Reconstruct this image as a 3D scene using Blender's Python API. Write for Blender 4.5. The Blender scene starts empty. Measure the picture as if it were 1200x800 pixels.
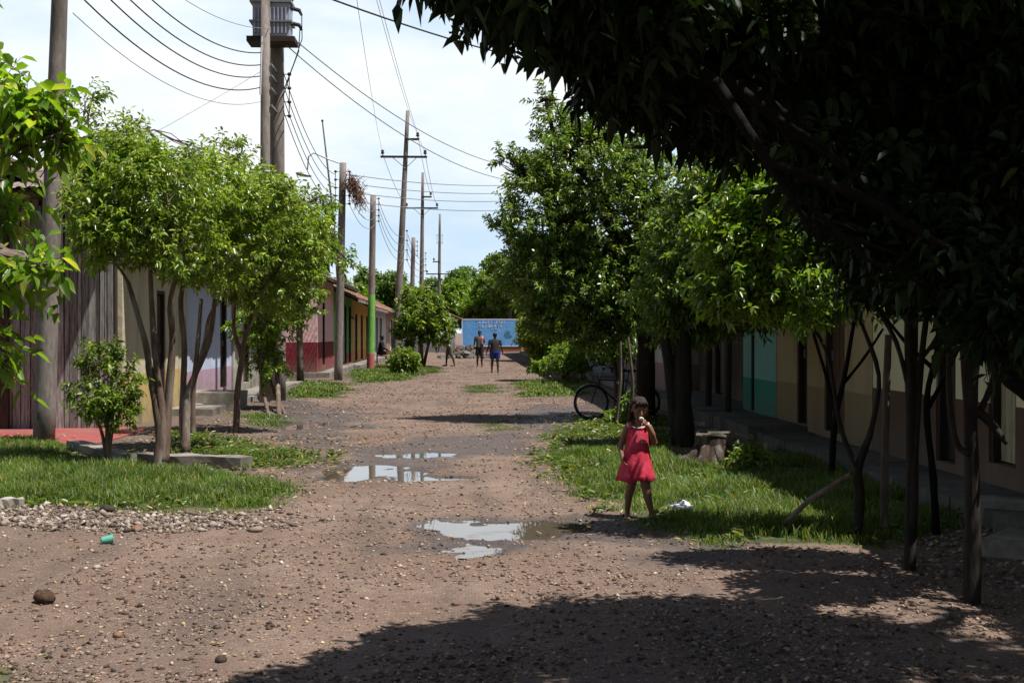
import bpy, math, random
import numpy as np
from mathutils import Vector, Matrix

# ------------------------------------------------------------------ camera
CAMH = 1.7
YAW = math.radians(2.29)            # the street runs along +Y, the camera looks 2.3 deg to its right
CA, SA = math.cos(YAW), math.sin(YAW)
scene = bpy.context.scene
COL = scene.collection
cam_d = bpy.data.cameras.new('camera'); cam = bpy.data.objects.new('camera', cam_d); COL.objects.link(cam)
cam.location = (0, 0, CAMH)
cam.rotation_euler = (math.radians(90 - 0.42), 0, -YAW)
cam_d.sensor_width = 36; cam_d.lens = 45; cam_d.clip_start = 0.05; cam_d.clip_end = 3000
scene.camera = cam
# ------------------------------------------------------------------ light
SUN_EL, SUN_AZ = math.radians(67), math.radians(115)     # azimuth clockwise from +Y: sun over the right-hand houses
world = bpy.data.worlds.new('World'); scene.world = world; world.use_nodes = True
nt = world.node_tree; nt.nodes.clear()
def N(t, **k):
    n = nt.nodes.new(t)
    for a, b in k.items(): setattr(n, a, b)
    return n
wo = N('ShaderNodeOutputWorld')
sky = N('ShaderNodeTexSky', sky_type='NISHITA'); sky.sun_disc = False
sky.sun_elevation = SUN_EL; sky.sun_rotation = SUN_AZ; sky.dust_density = 1.0; sky.air_density = 1.0
bg1 = N('ShaderNodeBackground'); bg1.inputs[1].default_value = 0.05
nt.links.new(sky.outputs[0], bg1.inputs[0])
tc = N('ShaderNodeTexCoord'); sep = N('ShaderNodeSeparateXYZ'); nt.links.new(tc.outputs['Generated'], sep.inputs[0])
mp = N('ShaderNodeMapping'); mp.inputs['Scale'].default_value = (1.6, 1.6, 5.0); nt.links.new(tc.outputs['Generated'], mp.inputs[0])
noi = N('ShaderNodeTexNoise'); noi.inputs['Scale'].default_value = 1.7; noi.inputs['Detail'].default_value = 7; noi.inputs['Roughness'].default_value = .55
nt.links.new(mp.outputs[0], noi.inputs[0])
rp = N('ShaderNodeValToRGB'); rp.color_ramp.elements[0].position = .36; rp.color_ramp.elements[1].position = .60
nt.links.new(noi.outputs[0], rp.inputs[0])
# the bright cloud bank is thinned towards the zenith to lessen fill light
mr = N('ShaderNodeMapRange'); mr.inputs[1].default_value = .24; mr.inputs[2].default_value = .48; mr.inputs[3].default_value = 1.0; mr.inputs[4].default_value = .06
nt.links.new(sep.outputs[2], mr.inputs[0])
cl = N('ShaderNodeMix', data_type='RGBA'); cl.inputs[6].default_value = (.45, .58, .71, 1); cl.inputs[7].default_value = (.76, .78, .79, 1)
nt.links.new(rp.outputs[0], cl.inputs[0])
bg2 = N('ShaderNodeBackground'); bg2.inputs[1].default_value = 1.0
nt.links.new(cl.outputs[2], bg2.inputs[0])
mx = N('ShaderNodeMixShader'); nt.links.new(mr.outputs[0], mx.inputs[0]); nt.links.new(bg1.outputs[0], mx.inputs[1]); nt.links.new(bg2.outputs[0], mx.inputs[2])
nt.links.new(mx.outputs[0], wo.inputs[0])
# cloud bank brightest down the street (+Y), dimmed unseen behind the camera to lessen fill
my = N('ShaderNodeMapRange'); my.inputs[1].default_value = -.3; my.inputs[2].default_value = .55; my.inputs[3].default_value = .35; my.inputs[4].default_value = 1.0
nt.links.new(sep.outputs[1], my.inputs[0]); nt.links.new(my.outputs[0], bg2.inputs[1])
sd = bpy.data.lights.new('sun', 'SUN'); sd.energy = 5.0; sd.angle = math.radians(.53); sd.color = (1, .96, .90)
sun = bpy.data.objects.new('sun', sd); COL.objects.link(sun)
sv = Vector((math.sin(SUN_AZ)*math.cos(SUN_EL), math.cos(SUN_AZ)*math.cos(SUN_EL), math.sin(SUN_EL)))
sun.rotation_euler = sv.to_track_quat('Z', 'Y').to_euler(); sun.location = (20, -5, 40)
vs = scene.view_settings
vs.view_transform = 'Standard'; vs.look = 'None'; vs.exposure = 0.5; vs.gamma = 1.0; vs.use_curve_mapping = False
scene.render.engine = 'CYCLES'
cy = scene.cycles
cy.use_denoising = True; cy.max_bounces = 6; cy.diffuse_bounces = 3; cy.transmission_bounces = 4; cy.transparent_max_bounces = 6
cy.caustics_reflective = False; cy.caustics_refractive = False
cy.sample_clamp_indirect = 4.0

# ------------------------------------------------------------------ measuring helpers
rng = np.random.default_rng(7)
random.seed(7)
HZ = 389.0; F = 1500.0
def P3(px, py, d):
    """world point at photo column/row and at distance d along the view axis"""
    lat = (px-600)/F*d
    return np.array([lat*CA + d*SA, d*CA - lat*SA, CAMH + (HZ-py)/F*d])
def G(px, py, h=0.0):
    d = (CAMH-h)*F/(py-HZ)
    p = P3(px, py, d); p[2] = h
    return p
def WY(px, X):
    """Y where the view ray of column px meets the plane x = X"""
    t = (px-600)/F
    return X*(CA - t*SA)/(t*CA + SA)

# ------------------------------------------------------------------ materials
MATS = {}
def new_mat(name):
    m = bpy.data.materials.new(name); m.use_nodes = True
    return m, m.node_tree, m.node_tree.nodes['Principled BSDF']
def link(t, a, b): t.links.new(a, b)
def pm(name, c1, c2=None, scale=6.0, bump=0.15, rough=.85, metal=0.0, stretch=(1,1,1), detail=6, island=0.0, bdist=.02, spec=.3, c3=None, s3=1.2, streak=None):
    """mottled procedural paint / wood / stone in object space"""
    if name in MATS: return MATS[name]
    m, t, b = new_mat(name)
    c2 = c2 or tuple(v*.7 for v in c1)
    co = t.nodes.new('ShaderNodeTexCoord'); ma = t.nodes.new('ShaderNodeMapping'); ma.inputs['Scale'].default_value = stretch
    link(t, co.outputs['Object'], ma.inputs[0])
    n = t.nodes.new('ShaderNodeTexNoise'); n.inputs['Scale'].default_value = scale; n.inputs['Detail'].default_value = detail; n.inputs['Roughness'].default_value = .62
    link(t, ma.outputs[0], n.inputs[0])
    r = t.nodes.new('ShaderNodeValToRGB'); r.color_ramp.elements[0].position = .33; r.color_ramp.elements[1].position = .67
    r.color_ramp.elements[0].color = (*c2, 1); r.color_ramp.elements[1].color = (*c1, 1)
    link(t, n.outputs[0], r.inputs[0]); out = r.outputs[0]
    if c3:
        n3 = t.nodes.new('ShaderNodeTexNoise'); n3.inputs['Scale'].default_value = s3; n3.inputs['Detail'].default_value = 5
        link(t, ma.outputs[0], n3.inputs[0])
        r3 = t.nodes.new('ShaderNodeValToRGB'); r3.color_ramp.elements[0].position = .50; r3.color_ramp.elements[1].position = .68
        link(t, n3.outputs[0], r3.inputs[0])
        x = t.nodes.new('ShaderNodeMix'); x.data_type = 'RGBA'; link(t, r3.outputs[0], x.inputs[0]); link(t, out, x.inputs[6]); x.inputs[7].default_value = (*c3, 1)
        out = x.outputs[2]
    if island:
        g = t.nodes.new('ShaderNodeNewGeometry'); h = t.nodes.new('ShaderNodeMapRange')
        h.inputs[3].default_value = 1-island; h.inputs[4].default_value = 1+island; link(t, g.outputs['Random Per Island'], h.inputs[0])
        mm = t.nodes.new('ShaderNodeVectorMath'); mm.operation = 'SCALE'; link(t, out, mm.inputs[0]); link(t, h.outputs[0], mm.inputs['Scale']); out = mm.outputs[0]
    link(t, out, b.inputs['Base Color'])
    b.inputs['Roughness'].default_value = rough; b.inputs['Metallic'].default_value = metal
    b.inputs['Specular IOR Level'].default_value = spec
    if bump:
        bp = t.nodes.new('ShaderNodeBump'); bp.inputs['Strength'].default_value = bump; bp.inputs['Distance'].default_value = bdist
        link(t, n.outputs[0], bp.inputs['Height']); link(t, bp.outputs[0], b.inputs['Normal'])
    MATS[name] = m
    return m
def wallmat(name, up, low=None, hz=1.0, dirt=(.20,.17,.13), dirtamt=.55, grime=.35):
    """painted mud wall: upper paint, lower painted dado, rain stains and a splashed foot (real dirt, world-height based)"""
    m, t, b = new_mat(name)
    g = t.nodes.new('ShaderNodeNewGeometry'); s = t.nodes.new('ShaderNodeSeparateXYZ'); link(t, g.outputs['Position'], s.inputs[0])
    n = t.nodes.new('ShaderNodeTexNoise'); n.inputs['Scale'].default_value = 1.3; n.inputs['Detail'].default_value = 8; n.inputs['Roughness'].default_value = .65
    ma = t.nodes.new('ShaderNodeMapping'); ma.inputs['Scale'].default_value = (1.6, 1.6, .45); link(t, g.outputs['Position'], ma.inputs[0]); link(t, ma.outputs[0], n.inputs[0])
    x = t.nodes.new('ShaderNodeMix'); x.data_type = 'RGBA'; x.inputs[6].default_value = (*(low or up), 1); x.inputs[7].default_value = (*up, 1)
    c = t.nodes.new('ShaderNodeMath'); c.operation = 'GREATER_THAN'; c.inputs[1].default_value = hz; link(t, s.outputs[2], c.inputs[0]); link(t, c.outputs[0], x.inputs[0])
    r = t.nodes.new('ShaderNodeValToRGB'); r.color_ramp.elements[0].position = .47; r.color_ramp.elements[1].position = .72; link(t, n.outputs[0], r.inputs[0])
    k = t.nodes.new('ShaderNodeMath'); k.operation = 'MULTIPLY'; k.inputs[1].default_value = dirtamt; link(t, r.outputs[0], k.inputs[0])
    # foot splash of road mud
    f = t.nodes.new('ShaderNodeMapRange'); f.inputs[1].default_value = .75; f.inputs[2].default_value = .2; link(t, s.outputs[2], f.inputs[0])
    f2 = t.nodes.new('ShaderNodeMath'); f2.operation = 'MULTIPLY'; link(t, f.outputs[0], f2.inputs[0]); link(t, n.outputs[0], f2.inputs[1])
    a = t.nodes.new('ShaderNodeMath'); a.operation = 'ADD'; a.use_clamp = True; link(t, k.outputs[0], a.inputs[0]); link(t, f2.outputs[0], a.inputs[1])
    y = t.nodes.new('ShaderNodeMix'); y.data_type = 'RGBA'; link(t, a.outputs[0], y.inputs[0]); link(t, x.outputs[2], y.inputs[6]); y.inputs[7].default_value = (*dirt, 1)
    link(t, y.outputs[2], b.inputs['Base Color']); b.inputs['Roughness'].default_value = .9; b.inputs['Specular IOR Level'].default_value = .2
    n2 = t.nodes.new('ShaderNodeTexNoise'); n2.inputs['Scale'].default_value = 5; n2.inputs['Detail'].default_value = 8; link(t, g.outputs['Position'], n2.inputs[0])
    bp = t.nodes.new('ShaderNodeBump'); bp.inputs['Strength'].default_value = .5; bp.inputs['Distance'].default_value = .03; link(t, n2.outputs[0], bp.inputs['Height']); link(t, bp.outputs[0], b.inputs['Normal'])
    return m
def leafmat(name, ca, cb, cc=None, trans=.42, rough=.38, spec=.5):
    m, t, b = new_mat(name)
    g = t.nodes.new('ShaderNodeNewGeometry')
    r = t.nodes.new('ShaderNodeValToRGB'); r.color_ramp.elements[0].color = (*ca, 1); r.color_ramp.elements[1].color = (*cb, 1)
    r.color_ramp.elements[0].position = 0; r.color_ramp.elements[1].position = .85
    if cc:
        e = r.color_ramp.elements.new(.97); e.color = (*cc, 1)
    link(t, g.outputs['Random Per Island'], r.inputs[0])
    # clumps of younger and older leaves
    n = t.nodes.new('ShaderNodeTexNoise'); n.inputs['Scale'].default_value = 1.6; n.inputs['Detail'].default_value = 3; link(t, g.outputs['Position'], n.inputs[0])
    h = t.nodes.new('ShaderNodeMapRange'); h.inputs[1].default_value = .35; h.inputs[2].default_value = .65; h.inputs[3].default_value = .72; h.inputs[4].default_value = 1.28
    link(t, n.outputs[0], h.inputs[0])
    v = t.nodes.new('ShaderNodeVectorMath'); v.operation = 'SCALE'; link(t, r.outputs[0], v.inputs[0]); link(t, h.outputs[0], v.inputs['Scale'])
    link(t, v.outputs[0], b.inputs['Base Color']); b.inputs['Roughness'].default_value = rough; b.inputs['Specular IOR Level'].default_value = spec
    tr = t.nodes.new('ShaderNodeBsdfTranslucent')
    v2 = t.nodes.new('ShaderNodeVectorMath'); v2.operation = 'MULTIPLY'; v2.inputs[1].default_value = (1.7, 1.6, .55); link(t, v.outputs[0], v2.inputs[0]); link(t, v2.outputs[0], tr.inputs[0])
    ms = t.nodes.new('ShaderNodeMixShader'); ms.inputs[0].default_value = trans
    link(t, b.outputs[0], ms.inputs[1]); link(t, tr.outputs[0], ms.inputs[2]); link(t, ms.outputs[0], t.nodes['Material Output'].inputs[0])
    return m

# ------------------------------------------------------------------ object helpers
ORG = {}
def org(o): return ORG.get(o.name, np.zeros(3)) if o is not None else np.zeros(3)
def tag(o, label, cat, group=None, kind=None):
    if label: o['label'] = label
    if cat: o['category'] = cat
    if group: o['group'] = group
    if kind: o['kind'] = kind
    return o
def thing(name, loc, label, cat, group=None):
    o = bpy.data.objects.new(name, None); COL.objects.link(o); o.location = tuple(loc); o.empty_display_size = .2
    ORG[o.name] = np.array(loc, float)
    return tag(o, label, cat, group)
def mesh_obj(name, verts, faces, mat, parent=None, smooth=False, loc=None):
    """verts in world coordinates; stored relative to the parent thing (or to loc)"""
    o0 = org(parent) if parent is not None else (np.array(loc, float) if loc is not None else np.zeros(3))
    me = bpy.data.meshes.new(name)
    V = np.asarray(verts, float) - o0
    if isinstance(faces, np.ndarray):
        nf, k = faces.shape
        me.vertices.add(len(V)); me.vertices.foreach_set('co', V.astype(np.float32).ravel())
        me.loops.add(nf*k); me.loops.foreach_set('vertex_index', faces.astype(np.int32).ravel())
        me.polygons.add(nf); me.polygons.foreach_set('loop_start', np.arange(0, nf*k, k, dtype=np.int32))
        try: me.polygons.foreach_set('loop_total', np.full(nf, k, dtype=np.int32))
        except Exception: pass
        me.update(calc_edges=True)
    else:
        me.from_pydata([tuple(v) for v in V], [], faces); me.update()
    if mat: me.materials.append(mat)
    if smooth: me.polygons.foreach_set('use_smooth', np.ones(len(me.polygons), bool))
    o = bpy.data.objects.new(name, me); COL.objects.link(o)
    if parent is not None:
        o.parent = parent; ORG[o.name] = o0
    elif loc is not None:
        o.location = tuple(loc); ORG[o.name] = o0
    return o
class MB:
    def __init__(s): s.v = []; s.f = []
    def add(s, V, Fs):
        k = len(s.v); s.v += [tuple(map(float, p)) for p in V]; s.f += [tuple(int(i)+k for i in f) for f in Fs]
        return s
    def box(s, a, b, jit=0, M=None):
        x0,y0,z0 = a; x1,y1,z1 = b
        V = [(x0,y0,z0),(x1,y0,z0),(x1,y1,z0),(x0,y1,z0),(x0,y0,z1),(x1,y0,z1),(x1,y1,z1),(x0,y1,z1)]
        if jit: V = [tuple(c+random.uniform(-jit, jit) for c in p) for p in V]
        if M is not None: V = [tuple(M @ Vector(p)) for p in V]
        return s.add(V, [(0,3,2,1),(4,5,6,7),(0,1,5,4),(1,2,6,5),(2,3,7,6),(3,0,4,7)])
    def tube(s, pts, r, n=6, cap=True, wob=0):
        pts = [np.array(p, float) for p in pts]; m = len(pts)
        if np.isscalar(r): r = [r]*m
        V = []; up = None
        for i, p in enumerate(pts):
            t = pts[min(i+1, m-1)] - pts[max(i-1, 0)]; t = t/(np.linalg.norm(t)+1e-9)
            if up is None:
                a = np.array([0,0,1.]) if abs(t[2]) < .9 else np.array([1.,0,0])
                u = np.cross(t, a)
            else: u = up - t*np.dot(up, t)
            u /= np.linalg.norm(u)+1e-9; up = u; w = np.cross(t, u)
            for k in range(n):
                a = 2*math.pi*k/n; rr = r[i]*(1+(random.uniform(-wob, wob) if wob else 0))
                V.append(p + rr*(math.cos(a)*u + math.sin(a)*w))
        Fs = [(i*n+k, i*n+(k+1)%n, (i+1)*n+(k+1)%n, (i+1)*n+k) for i in range(m-1) for k in range(n)]
        if cap: Fs += [tuple(range(n-1, -1, -1)), tuple((m-1)*n+k for k in range(n))]
        return s.add(V, Fs)
    def rings(s, R, close=True):
        """loft: list of rings (equal lengths)"""
        n = len(R[0]); V = [p for r in R for p in r]
        Fs = [(i*n+k, i*n+(k+1)%n, (i+1)*n+(k+1)%n, (i+1)*n+k) for i in range(len(R)-1) for k in range(n)]
        if close: Fs += [tuple(range(n-1, -1, -1)), tuple((len(R)-1)*n+k for k in range(n))]
        return s.add(V, Fs)
    def ball(s, c, r, n=10, m=7):
        if np.isscalar(r): r = (r, r, r)
        R = []
        for i in range(m+1):
            a = math.pi*(i+.02)/(m+.04)
            R.append([(c[0]+r[0]*math.sin(a)*math.cos(2*math.pi*k/n), c[1]+r[1]*math.sin(a)*math.sin(2*math.pi*k/n), c[2]-r[2]*math.cos(a)) for k in range(n)])
        return s.rings(R)
    def torus(s, c, R, r, axis='y', n=32, m=6, M=None):
        V = []
        for i in range(n):
            a = 2*math.pi*i/n
            for k in range(m):
                b = 2*math.pi*k/m; q = R + r*math.cos(b)
                p = (q*math.cos(a), r*math.sin(b), q*math.sin(a))
                if axis == 'z': p = (p[0], p[2], p[1])
                if axis == 'x': p = (p[1], p[0], p[2])
                V.append((c[0]+p[0], c[1]+p[1], c[2]+p[2]))
        if M is not None: V = [tuple(M @ Vector(p)) for p in V]
        return s.add(V, [(i*m+k, ((i+1)%n)*m+k, ((i+1)%n)*m+(k+1)%m, i*m+(k+1)%m) for i in range(n) for k in range(m)])
    def build(s, name, mat, parent=None, smooth=False, loc=None):
        o = mesh_obj(name, s.v, s.f, mat, parent, smooth, loc)
        return o

# fractal value noise in numpy
_perm = np.random.default_rng(3).random((512, 512))
def vnoise(x, y):
    xi = np.floor(x).astype(int); yi = np.floor(y).astype(int); fx = x-xi; fy = y-yi
    fx = fx*fx*(3-2*fx); fy = fy*fy*(3-2*fy)
    a = _perm[xi%512, yi%512]; b = _perm[(xi+1)%512, yi%512]; c = _perm[xi%512, (yi+1)%512]; d = _perm[(xi+1)%512, (yi+1)%512]
    return (a*(1-fx)+b*fx)*(1-fy) + (c*(1-fx)+d*fx)*fy
def fbm(x, y, o=4):
    s = 0; a = .5
    for i in range(o): s = s + a*vnoise(x*2**i+17*i, y*2**i+31*i); a *= .5
    return s/(1-.5**o)

# ------------------------------------------------------------------ leaves
def leaf_arrays(P, D, U, L, W, fold=.25, droop=.25):
    """P base points, D leaf direction, U approximate leaf normal; six-vertex folded leaves"""
    n = len(P)
    D = D/np.linalg.norm(D, axis=1, keepdims=True)
    S = np.cross(D, U); S /= np.linalg.norm(S, axis=1, keepdims=True)+1e-9
    Nn = np.cross(S, D)
    L = np.broadcast_to(L, n)[:, None]; W = np.broadcast_to(W, n)[:, None]
    dz = np.zeros((n, 3)); dz[:, 2] = -1
    V = np.empty((n, 6, 3))
    V[:, 0] = P
    m1 = P + D*L*.32; m2 = P + D*L*.70 + dz*L*droop*.25
    V[:, 1] = m1 + S*W*.5 + Nn*W*fold*.5; V[:, 5] = m1 - S*W*.5 + Nn*W*fold*.5
    V[:, 2] = m2 + S*W*.36 + Nn*W*fold*.36; V[:, 4] = m2 - S*W*.36 + Nn*W*fold*.36
    V[:, 3] = P + D*L + dz*L*droop
    idx = np.arange(n)[:, None]*6
    Fa = np.concatenate([idx+np.array([[0,1,2,3]]), idx+np.array([[0,3,4,5]])], 1).reshape(-1, 4)
    return V.reshape(-1, 3), Fa
def unit(v): return v/(np.linalg.norm(v, axis=-1, keepdims=True)+1e-9)
def crown(blobs, leafL, leafW, per=9, sprig=.28, r=None, shell=.62, droop=.25, up=.35, vary=.3):
    """blobs: (centre, radii, number of sprigs). Returns leaf arrays and twig segments"""
    r = r or rng
    Os, Ts, Cs = [], [], []
    for c, rad, ns in blobs:
        c = np.array(c, float); rad = np.array(rad, float)*np.ones(3)
        # uneven outline: sprigs gather in sub-clumps
        k = max(5, int(ns/14)); uc = unit(r.normal(size=(k, 3))); rc = r.uniform(.45, .98, k)**.7
        cc = uc*rc[:, None]
        w = r.integers(0, k, ns)
        q = cc[w] + r.normal(size=(ns, 3))*.20
        m = r.random(ns) < .35
        uu = unit(r.normal(size=(ns, 3)))*(r.uniform(shell**3, 1.08, ns)**(1/3))[:, None]
        q[m] = uu[m]
        ln = np.linalg.norm(q, axis=1, keepdims=True); q = np.where(ln > 1.12, q/ln*1.12, q)
        Os.append(c + q*rad); Ts.append(unit(q*rad + r.normal(size=(ns, 3))*.45*rad.mean() + np.array([0, 0, up*rad.mean()]))); Cs.append(np.repeat(c[None], ns, 0))
    O = np.concatenate(Os); T = np.concatenate(Ts); n = len(O)
    ln = sprig*r.uniform(.55, 1.35, n)
    B = O - T*ln[:, None]*.5
    s = np.tile(np.linspace(.12, 1, per), n); I = np.repeat(np.arange(n), per)
    P = B[I] + T[I]*(ln[I]*s)[:, None]
    A = unit(np.cross(T, unit(r.normal(size=(n, 3)))))
    Bn = np.cross(T, A)
    ph = np.tile(np.arange(per)*2.4, n) + r.normal(size=n*per)*.4
    side = A[I]*np.cos(ph)[:, None] + Bn[I]*np.sin(ph)[:, None]
    D = unit(T[I]*.55 + side*.9 + r.normal(size=(n*per, 3))*.25 + np.array([0, 0, -.18]))
    U = unit(np.array([0, 0, 1.]) + r.normal(size=(n*per, 3))*.55)
    sc = r.uniform(1-vary, 1+vary, n*per)
    V, Fa = leaf_arrays(P, D, U, leafL*sc, leafW*sc, droop=droop)
    return V, Fa, (B, B+T*ln[:, None])
def segs_mesh(A, B, ra, rb):
    """three-sided twigs, numpy"""
    n = len(A); T = unit(B-A); X = unit(np.cross(T, np.array([.3, .5, .81]))); Y = np.cross(T, X)
    V = np.empty((n, 6, 3))
    for k in range(3):
        a = 2*math.pi*k/3; o = math.cos(a)*X + math.sin(a)*Y
        V[:, k] = A+o*ra; V[:, 3+k] = B+o*rb
    idx = np.arange(n)[:, None]*6
    Fa = np.concatenate([idx+np.array([[0,1,4,3]]), idx+np.array([[1,2,5,4]]), idx+np.array([[2,0,3,5]])], 1).reshape(-1, 4)
    return V.reshape(-1, 3), Fa
def curve(a, b, n=6, wob=.08, sag=0.0):
    a = np.array(a, float); b = np.array(b, float); L = np.linalg.norm(b-a)
    out = []
    off = rng.normal(size=(n+1, 3))*wob*L/ n**.5
    for i in range(n+1):
        t = i/n
        p = a + (b-a)*t + off[i]*math.sin(math.pi*t)
        p = p + np.array([0, 0, -sag*L*math.sin(math.pi*t)])
        out.append(p)
    return out
def tree(name, label, cat, base, stems, blobs, leaf, lmat, bmat, per=9, sprig=.28, group=None, droop=.25, up=.35, twigs=True, reach=.75, nb=6, fork=None, shell=.62, seed=None, trunkname='trunk'):
    """stems: list of (points, radii). limbs run from the nearest stem end to every blob"""
    r = np.random.default_rng(seed if seed is not None else random.randint(0, 10**6))
    root = thing(name, base, label, cat, group)
    tb = MB()
    ends = []
    for pts, rad in stems:
        # smooth and roughen the stem
        pts = [np.array(p, float) for p in pts]
        Pp, Rr = [], []
        for i in range(len(pts)-1):
            for k in range(4):
                t = k/4
                p0 = pts[max(i-1, 0)]; p1 = pts[i]; p2 = pts[i+1]; p3 = pts[min(i+2, len(pts)-1)]
                q = .5*((2*p1)+(-p0+p2)*t+(2*p0-5*p1+4*p2-p3)*t*t+(-p0+3*p1-3*p2+p3)*t**3)
                Pp.append(q); Rr.append((rad[i]*(1-t)+rad[i+1]*t)*r.uniform(.93, 1.09))
        Pp.append(pts[-1]); Rr.append(rad[-1])
        tb.tube(Pp, Rr, 9, wob=.06); ends.append((pts[-1], rad[-1]))
    for c, rad, ns in blobs:
        c = np.array(c, float); rad = np.array(rad, float)*np.ones(3)
        e, er = min(ends, key=lambda q: np.linalg.norm(q[0]-c))
        if np.linalg.norm(e-c) > .05:
            tip = c + np.array([0, 0, .2*rad[2]])
            pts = curve(e, tip, 5, .10)
            tb.tube(pts, np.linspace(er*.85, max(er*.35, .006), 6), 6)
        else: pts = [e, c]
        for j in range(nb):
            u = unit(r.normal(size=3)+np.array([0, 0, .2])); q = c + u*rad*r.uniform(.5, reach+.15)
            s0 = pts[random.randint(max(0, len(pts)-4), len(pts)-1)]
            tb.tube(curve(s0, q, 4, .10), np.linspace(max(er*.4, .008), .004, 5), 4, cap=False)
    V, Fa, (A, B) = crown(blobs, leaf[0], leaf[1], per, sprig, r, droop=droop, up=up, shell=shell)
    tb.build(trunkname, bmat, root, smooth=True)
    if twigs:
        tv, tf = segs_mesh(A, B, .004*leaf[0]/.09, .0015*leaf[0]/.09)
        V2 = np.concatenate([V, tv]); F2 = np.concatenate([Fa, tf+len(V)])
        o = mesh_obj('crown', V2, F2, lmat, root)
        o.data.materials.append(bmat)
        mi = np.zeros(len(F2), np.int32); mi[len(Fa):] = 1; o.data.polygons.foreach_set('material_index', mi)
    else: o = mesh_obj('crown', V, Fa, lmat, root)
    return root
def copy_tree(o, loc, rz=0, sc=1.0, label=None, parent=None):
    c = o.copy(); COL.objects.link(c)
    if parent is None:
        c.location = loc; c.rotation_euler = (0, 0, rz); c.scale = (sc, sc, sc) if np.isscalar(sc) else sc
        if label: c['label'] = label
    else: c.parent = parent
    for ch in list(o.children): copy_tree(ch, None, parent=c)
    return c
# ================================================================== GROUND
def poly_px(pts, h=0.0): return np.array([G(x, y, h)[:2] for x, y in pts])
def inpoly(x, y, P):
    ins = np.zeros(x.shape, bool); j = len(P)-1
    for i in range(len(P)):
        xi, yi = P[i]; xj, yj = P[j]
        c = ((yi > y) != (yj > y)) & (x < (xj-xi)*(y-yi)/(yj-yi+1e-12)+xi)
        ins ^= c; j = i
    return ins
def distpoly(x, y, P):
    """distance to polygon outline"""
    d = np.full(x.shape, 1e9)
    for i in range(len(P)):
        a = P[i]; b = P[(i+1) % len(P)]; ab = b-a
        t = np.clip(((x-a[0])*ab[0]+(y-a[1])*ab[1])/(ab@ab+1e-12), 0, 1)
        d = np.minimum(d, np.hypot(x-a[0]-t*ab[0], y-a[1]-t*ab[1]))
    return d
GRASS = {
 'left': poly_px([(-200,518),(60,520),(95,545),(150,550),(290,556),(335,574),(332,597),(180,600),(-200,597)]),
 'left_b': poly_px([(205,514),(262,518),(330,528),(378,534),(376,544),(280,550),(215,540)]),
 'left_c': poly_px([(322,448),(405,450),(412,459),(400,466),(330,470)]),
 'left_d': poly_px([(408,436),(440,429),(512,430),(520,436),(470,446),(412,450)]),
 'left_e': poly_px([(275,486),(335,489),(345,500),(290,502)]),
 'right': poly_px([(628,540),(650,530),(700,526),(760,524),(815,540),(900,540),(960,534),(1040,552),(1130,592),(1125,622),(1010,638),(930,640),(850,632),(790,620),(765,606),(700,590),(680,572),(640,558)]),
 'right_b': poly_px([(598,448),(640,445),(695,450),(690,464),(612,465)]),
 'right_c': poly_px([(640,508),(700,490),(745,486),(800,496),(810,520),(760,526),(660,530)]),
 'right_d': poly_px([(540,452),(585,450),(590,460),(545,461)]),
 'right_e': poly_px([(560,494),(600,493),(605,503),(565,505)]),
 'right_f': poly_px([(500,446),(600,445),(600,452),(505,452)]),
 'corner': poly_px([(-60,775),(12,775),(20,800),(-60,812)]),
}
PUD = [  # centre x, y, half length x, half length y, depth
 (G(552, 620), .62, .92, .076), (G(634, 617), .50, .72, .075),
 (G(432, 553), .62, .95, .055), (G(510, 559), .70, .22, .05),
 (G(498, 532), .70, .62, .062), (G(425, 498), .35, .5, .045), (G(355, 497), .7, 1.2, .042),
]
MUD_SHADE = [poly_px([(300,476),(345,470),(415,480),(430,500),(395,545),(350,560),(335,530),(300,505)]),
       poly_px([(590,478),(700,470),(740,486),(650,505),(600,500)]),  # tree shadow on the road, painted in with the mud tone
       poly_px([(470,512),(640,505),(640,532),(560,540),(380,560),(380,545),(450,525)]),
       poly_px([(650,600),(780,608),(900,640),(780,660),(660,640),(560,650),(470,640),(490,600)])]
def ghraw(x, y):
    x = np.asarray(x, float); y = np.asarray(y, float)
    h = .034*(fbm(x*.9+50, y*.9+50, 3)-.5) + .010*(fbm(x*6, y*6, 3)-.5)
    pd = np.zeros_like(h)
    for c, a, b, dep in PUD:
        nn = 1.7*(fbm(x*2.0+9, y*1.4+3, 5)-.5)
        r = np.sqrt(((x-c[0])/a)**2+((y-c[1])/b)**2)+nn
        k = np.clip(1.25-r, 0, 1)
        pd = np.maximum(pd, dep*k*k*(3-2*k))
    h = h*np.where(pd > 0, .8, 1) - pd + np.where(pd > .008, .075*(fbm(x*4+3, y*3, 5)-.50), 0)*np.clip(pd*30, 0, 1)
    # verges stand a little proud of the road
    h = h + .05*np.clip((np.abs(x-.2)-3.0)/1.5, 0, 1)
    return h, pd
def gh(x, y): return float(ghraw(np.array([x]), np.array([y]))[0][0])
xs = np.unique(np.concatenate([[-900,-400,-200,-100,-60,-40,-30,-22,-16,-12], np.arange(-9, -3.5, .12), np.arange(-3.5, 4.6, .04), np.arange(4.6, 8, .2), [10,14,20,30,45,70,120,250,450,900]]))
ys = np.unique(np.concatenate([[-300,-80,-30,-12,-4,0,2,4], np.arange(5, 17.5, .035), np.arange(17.5, 30, .09), np.arange(30, 60, .3), np.arange(60, 130, 1.2), [140,160,200,300,450,700,1100,1800]]))
Xg, Yg = np.meshgrid(xs, ys, indexing='ij')
Hg, PDg = ghraw(Xg, Yg)
idx = np.arange(Xg.size).reshape(Xg.shape)
Fg = np.stack([idx[:-1,:-1], idx[1:,:-1], idx[1:,1:], idx[:-1,1:]], -1).reshape(-1, 4)
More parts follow.
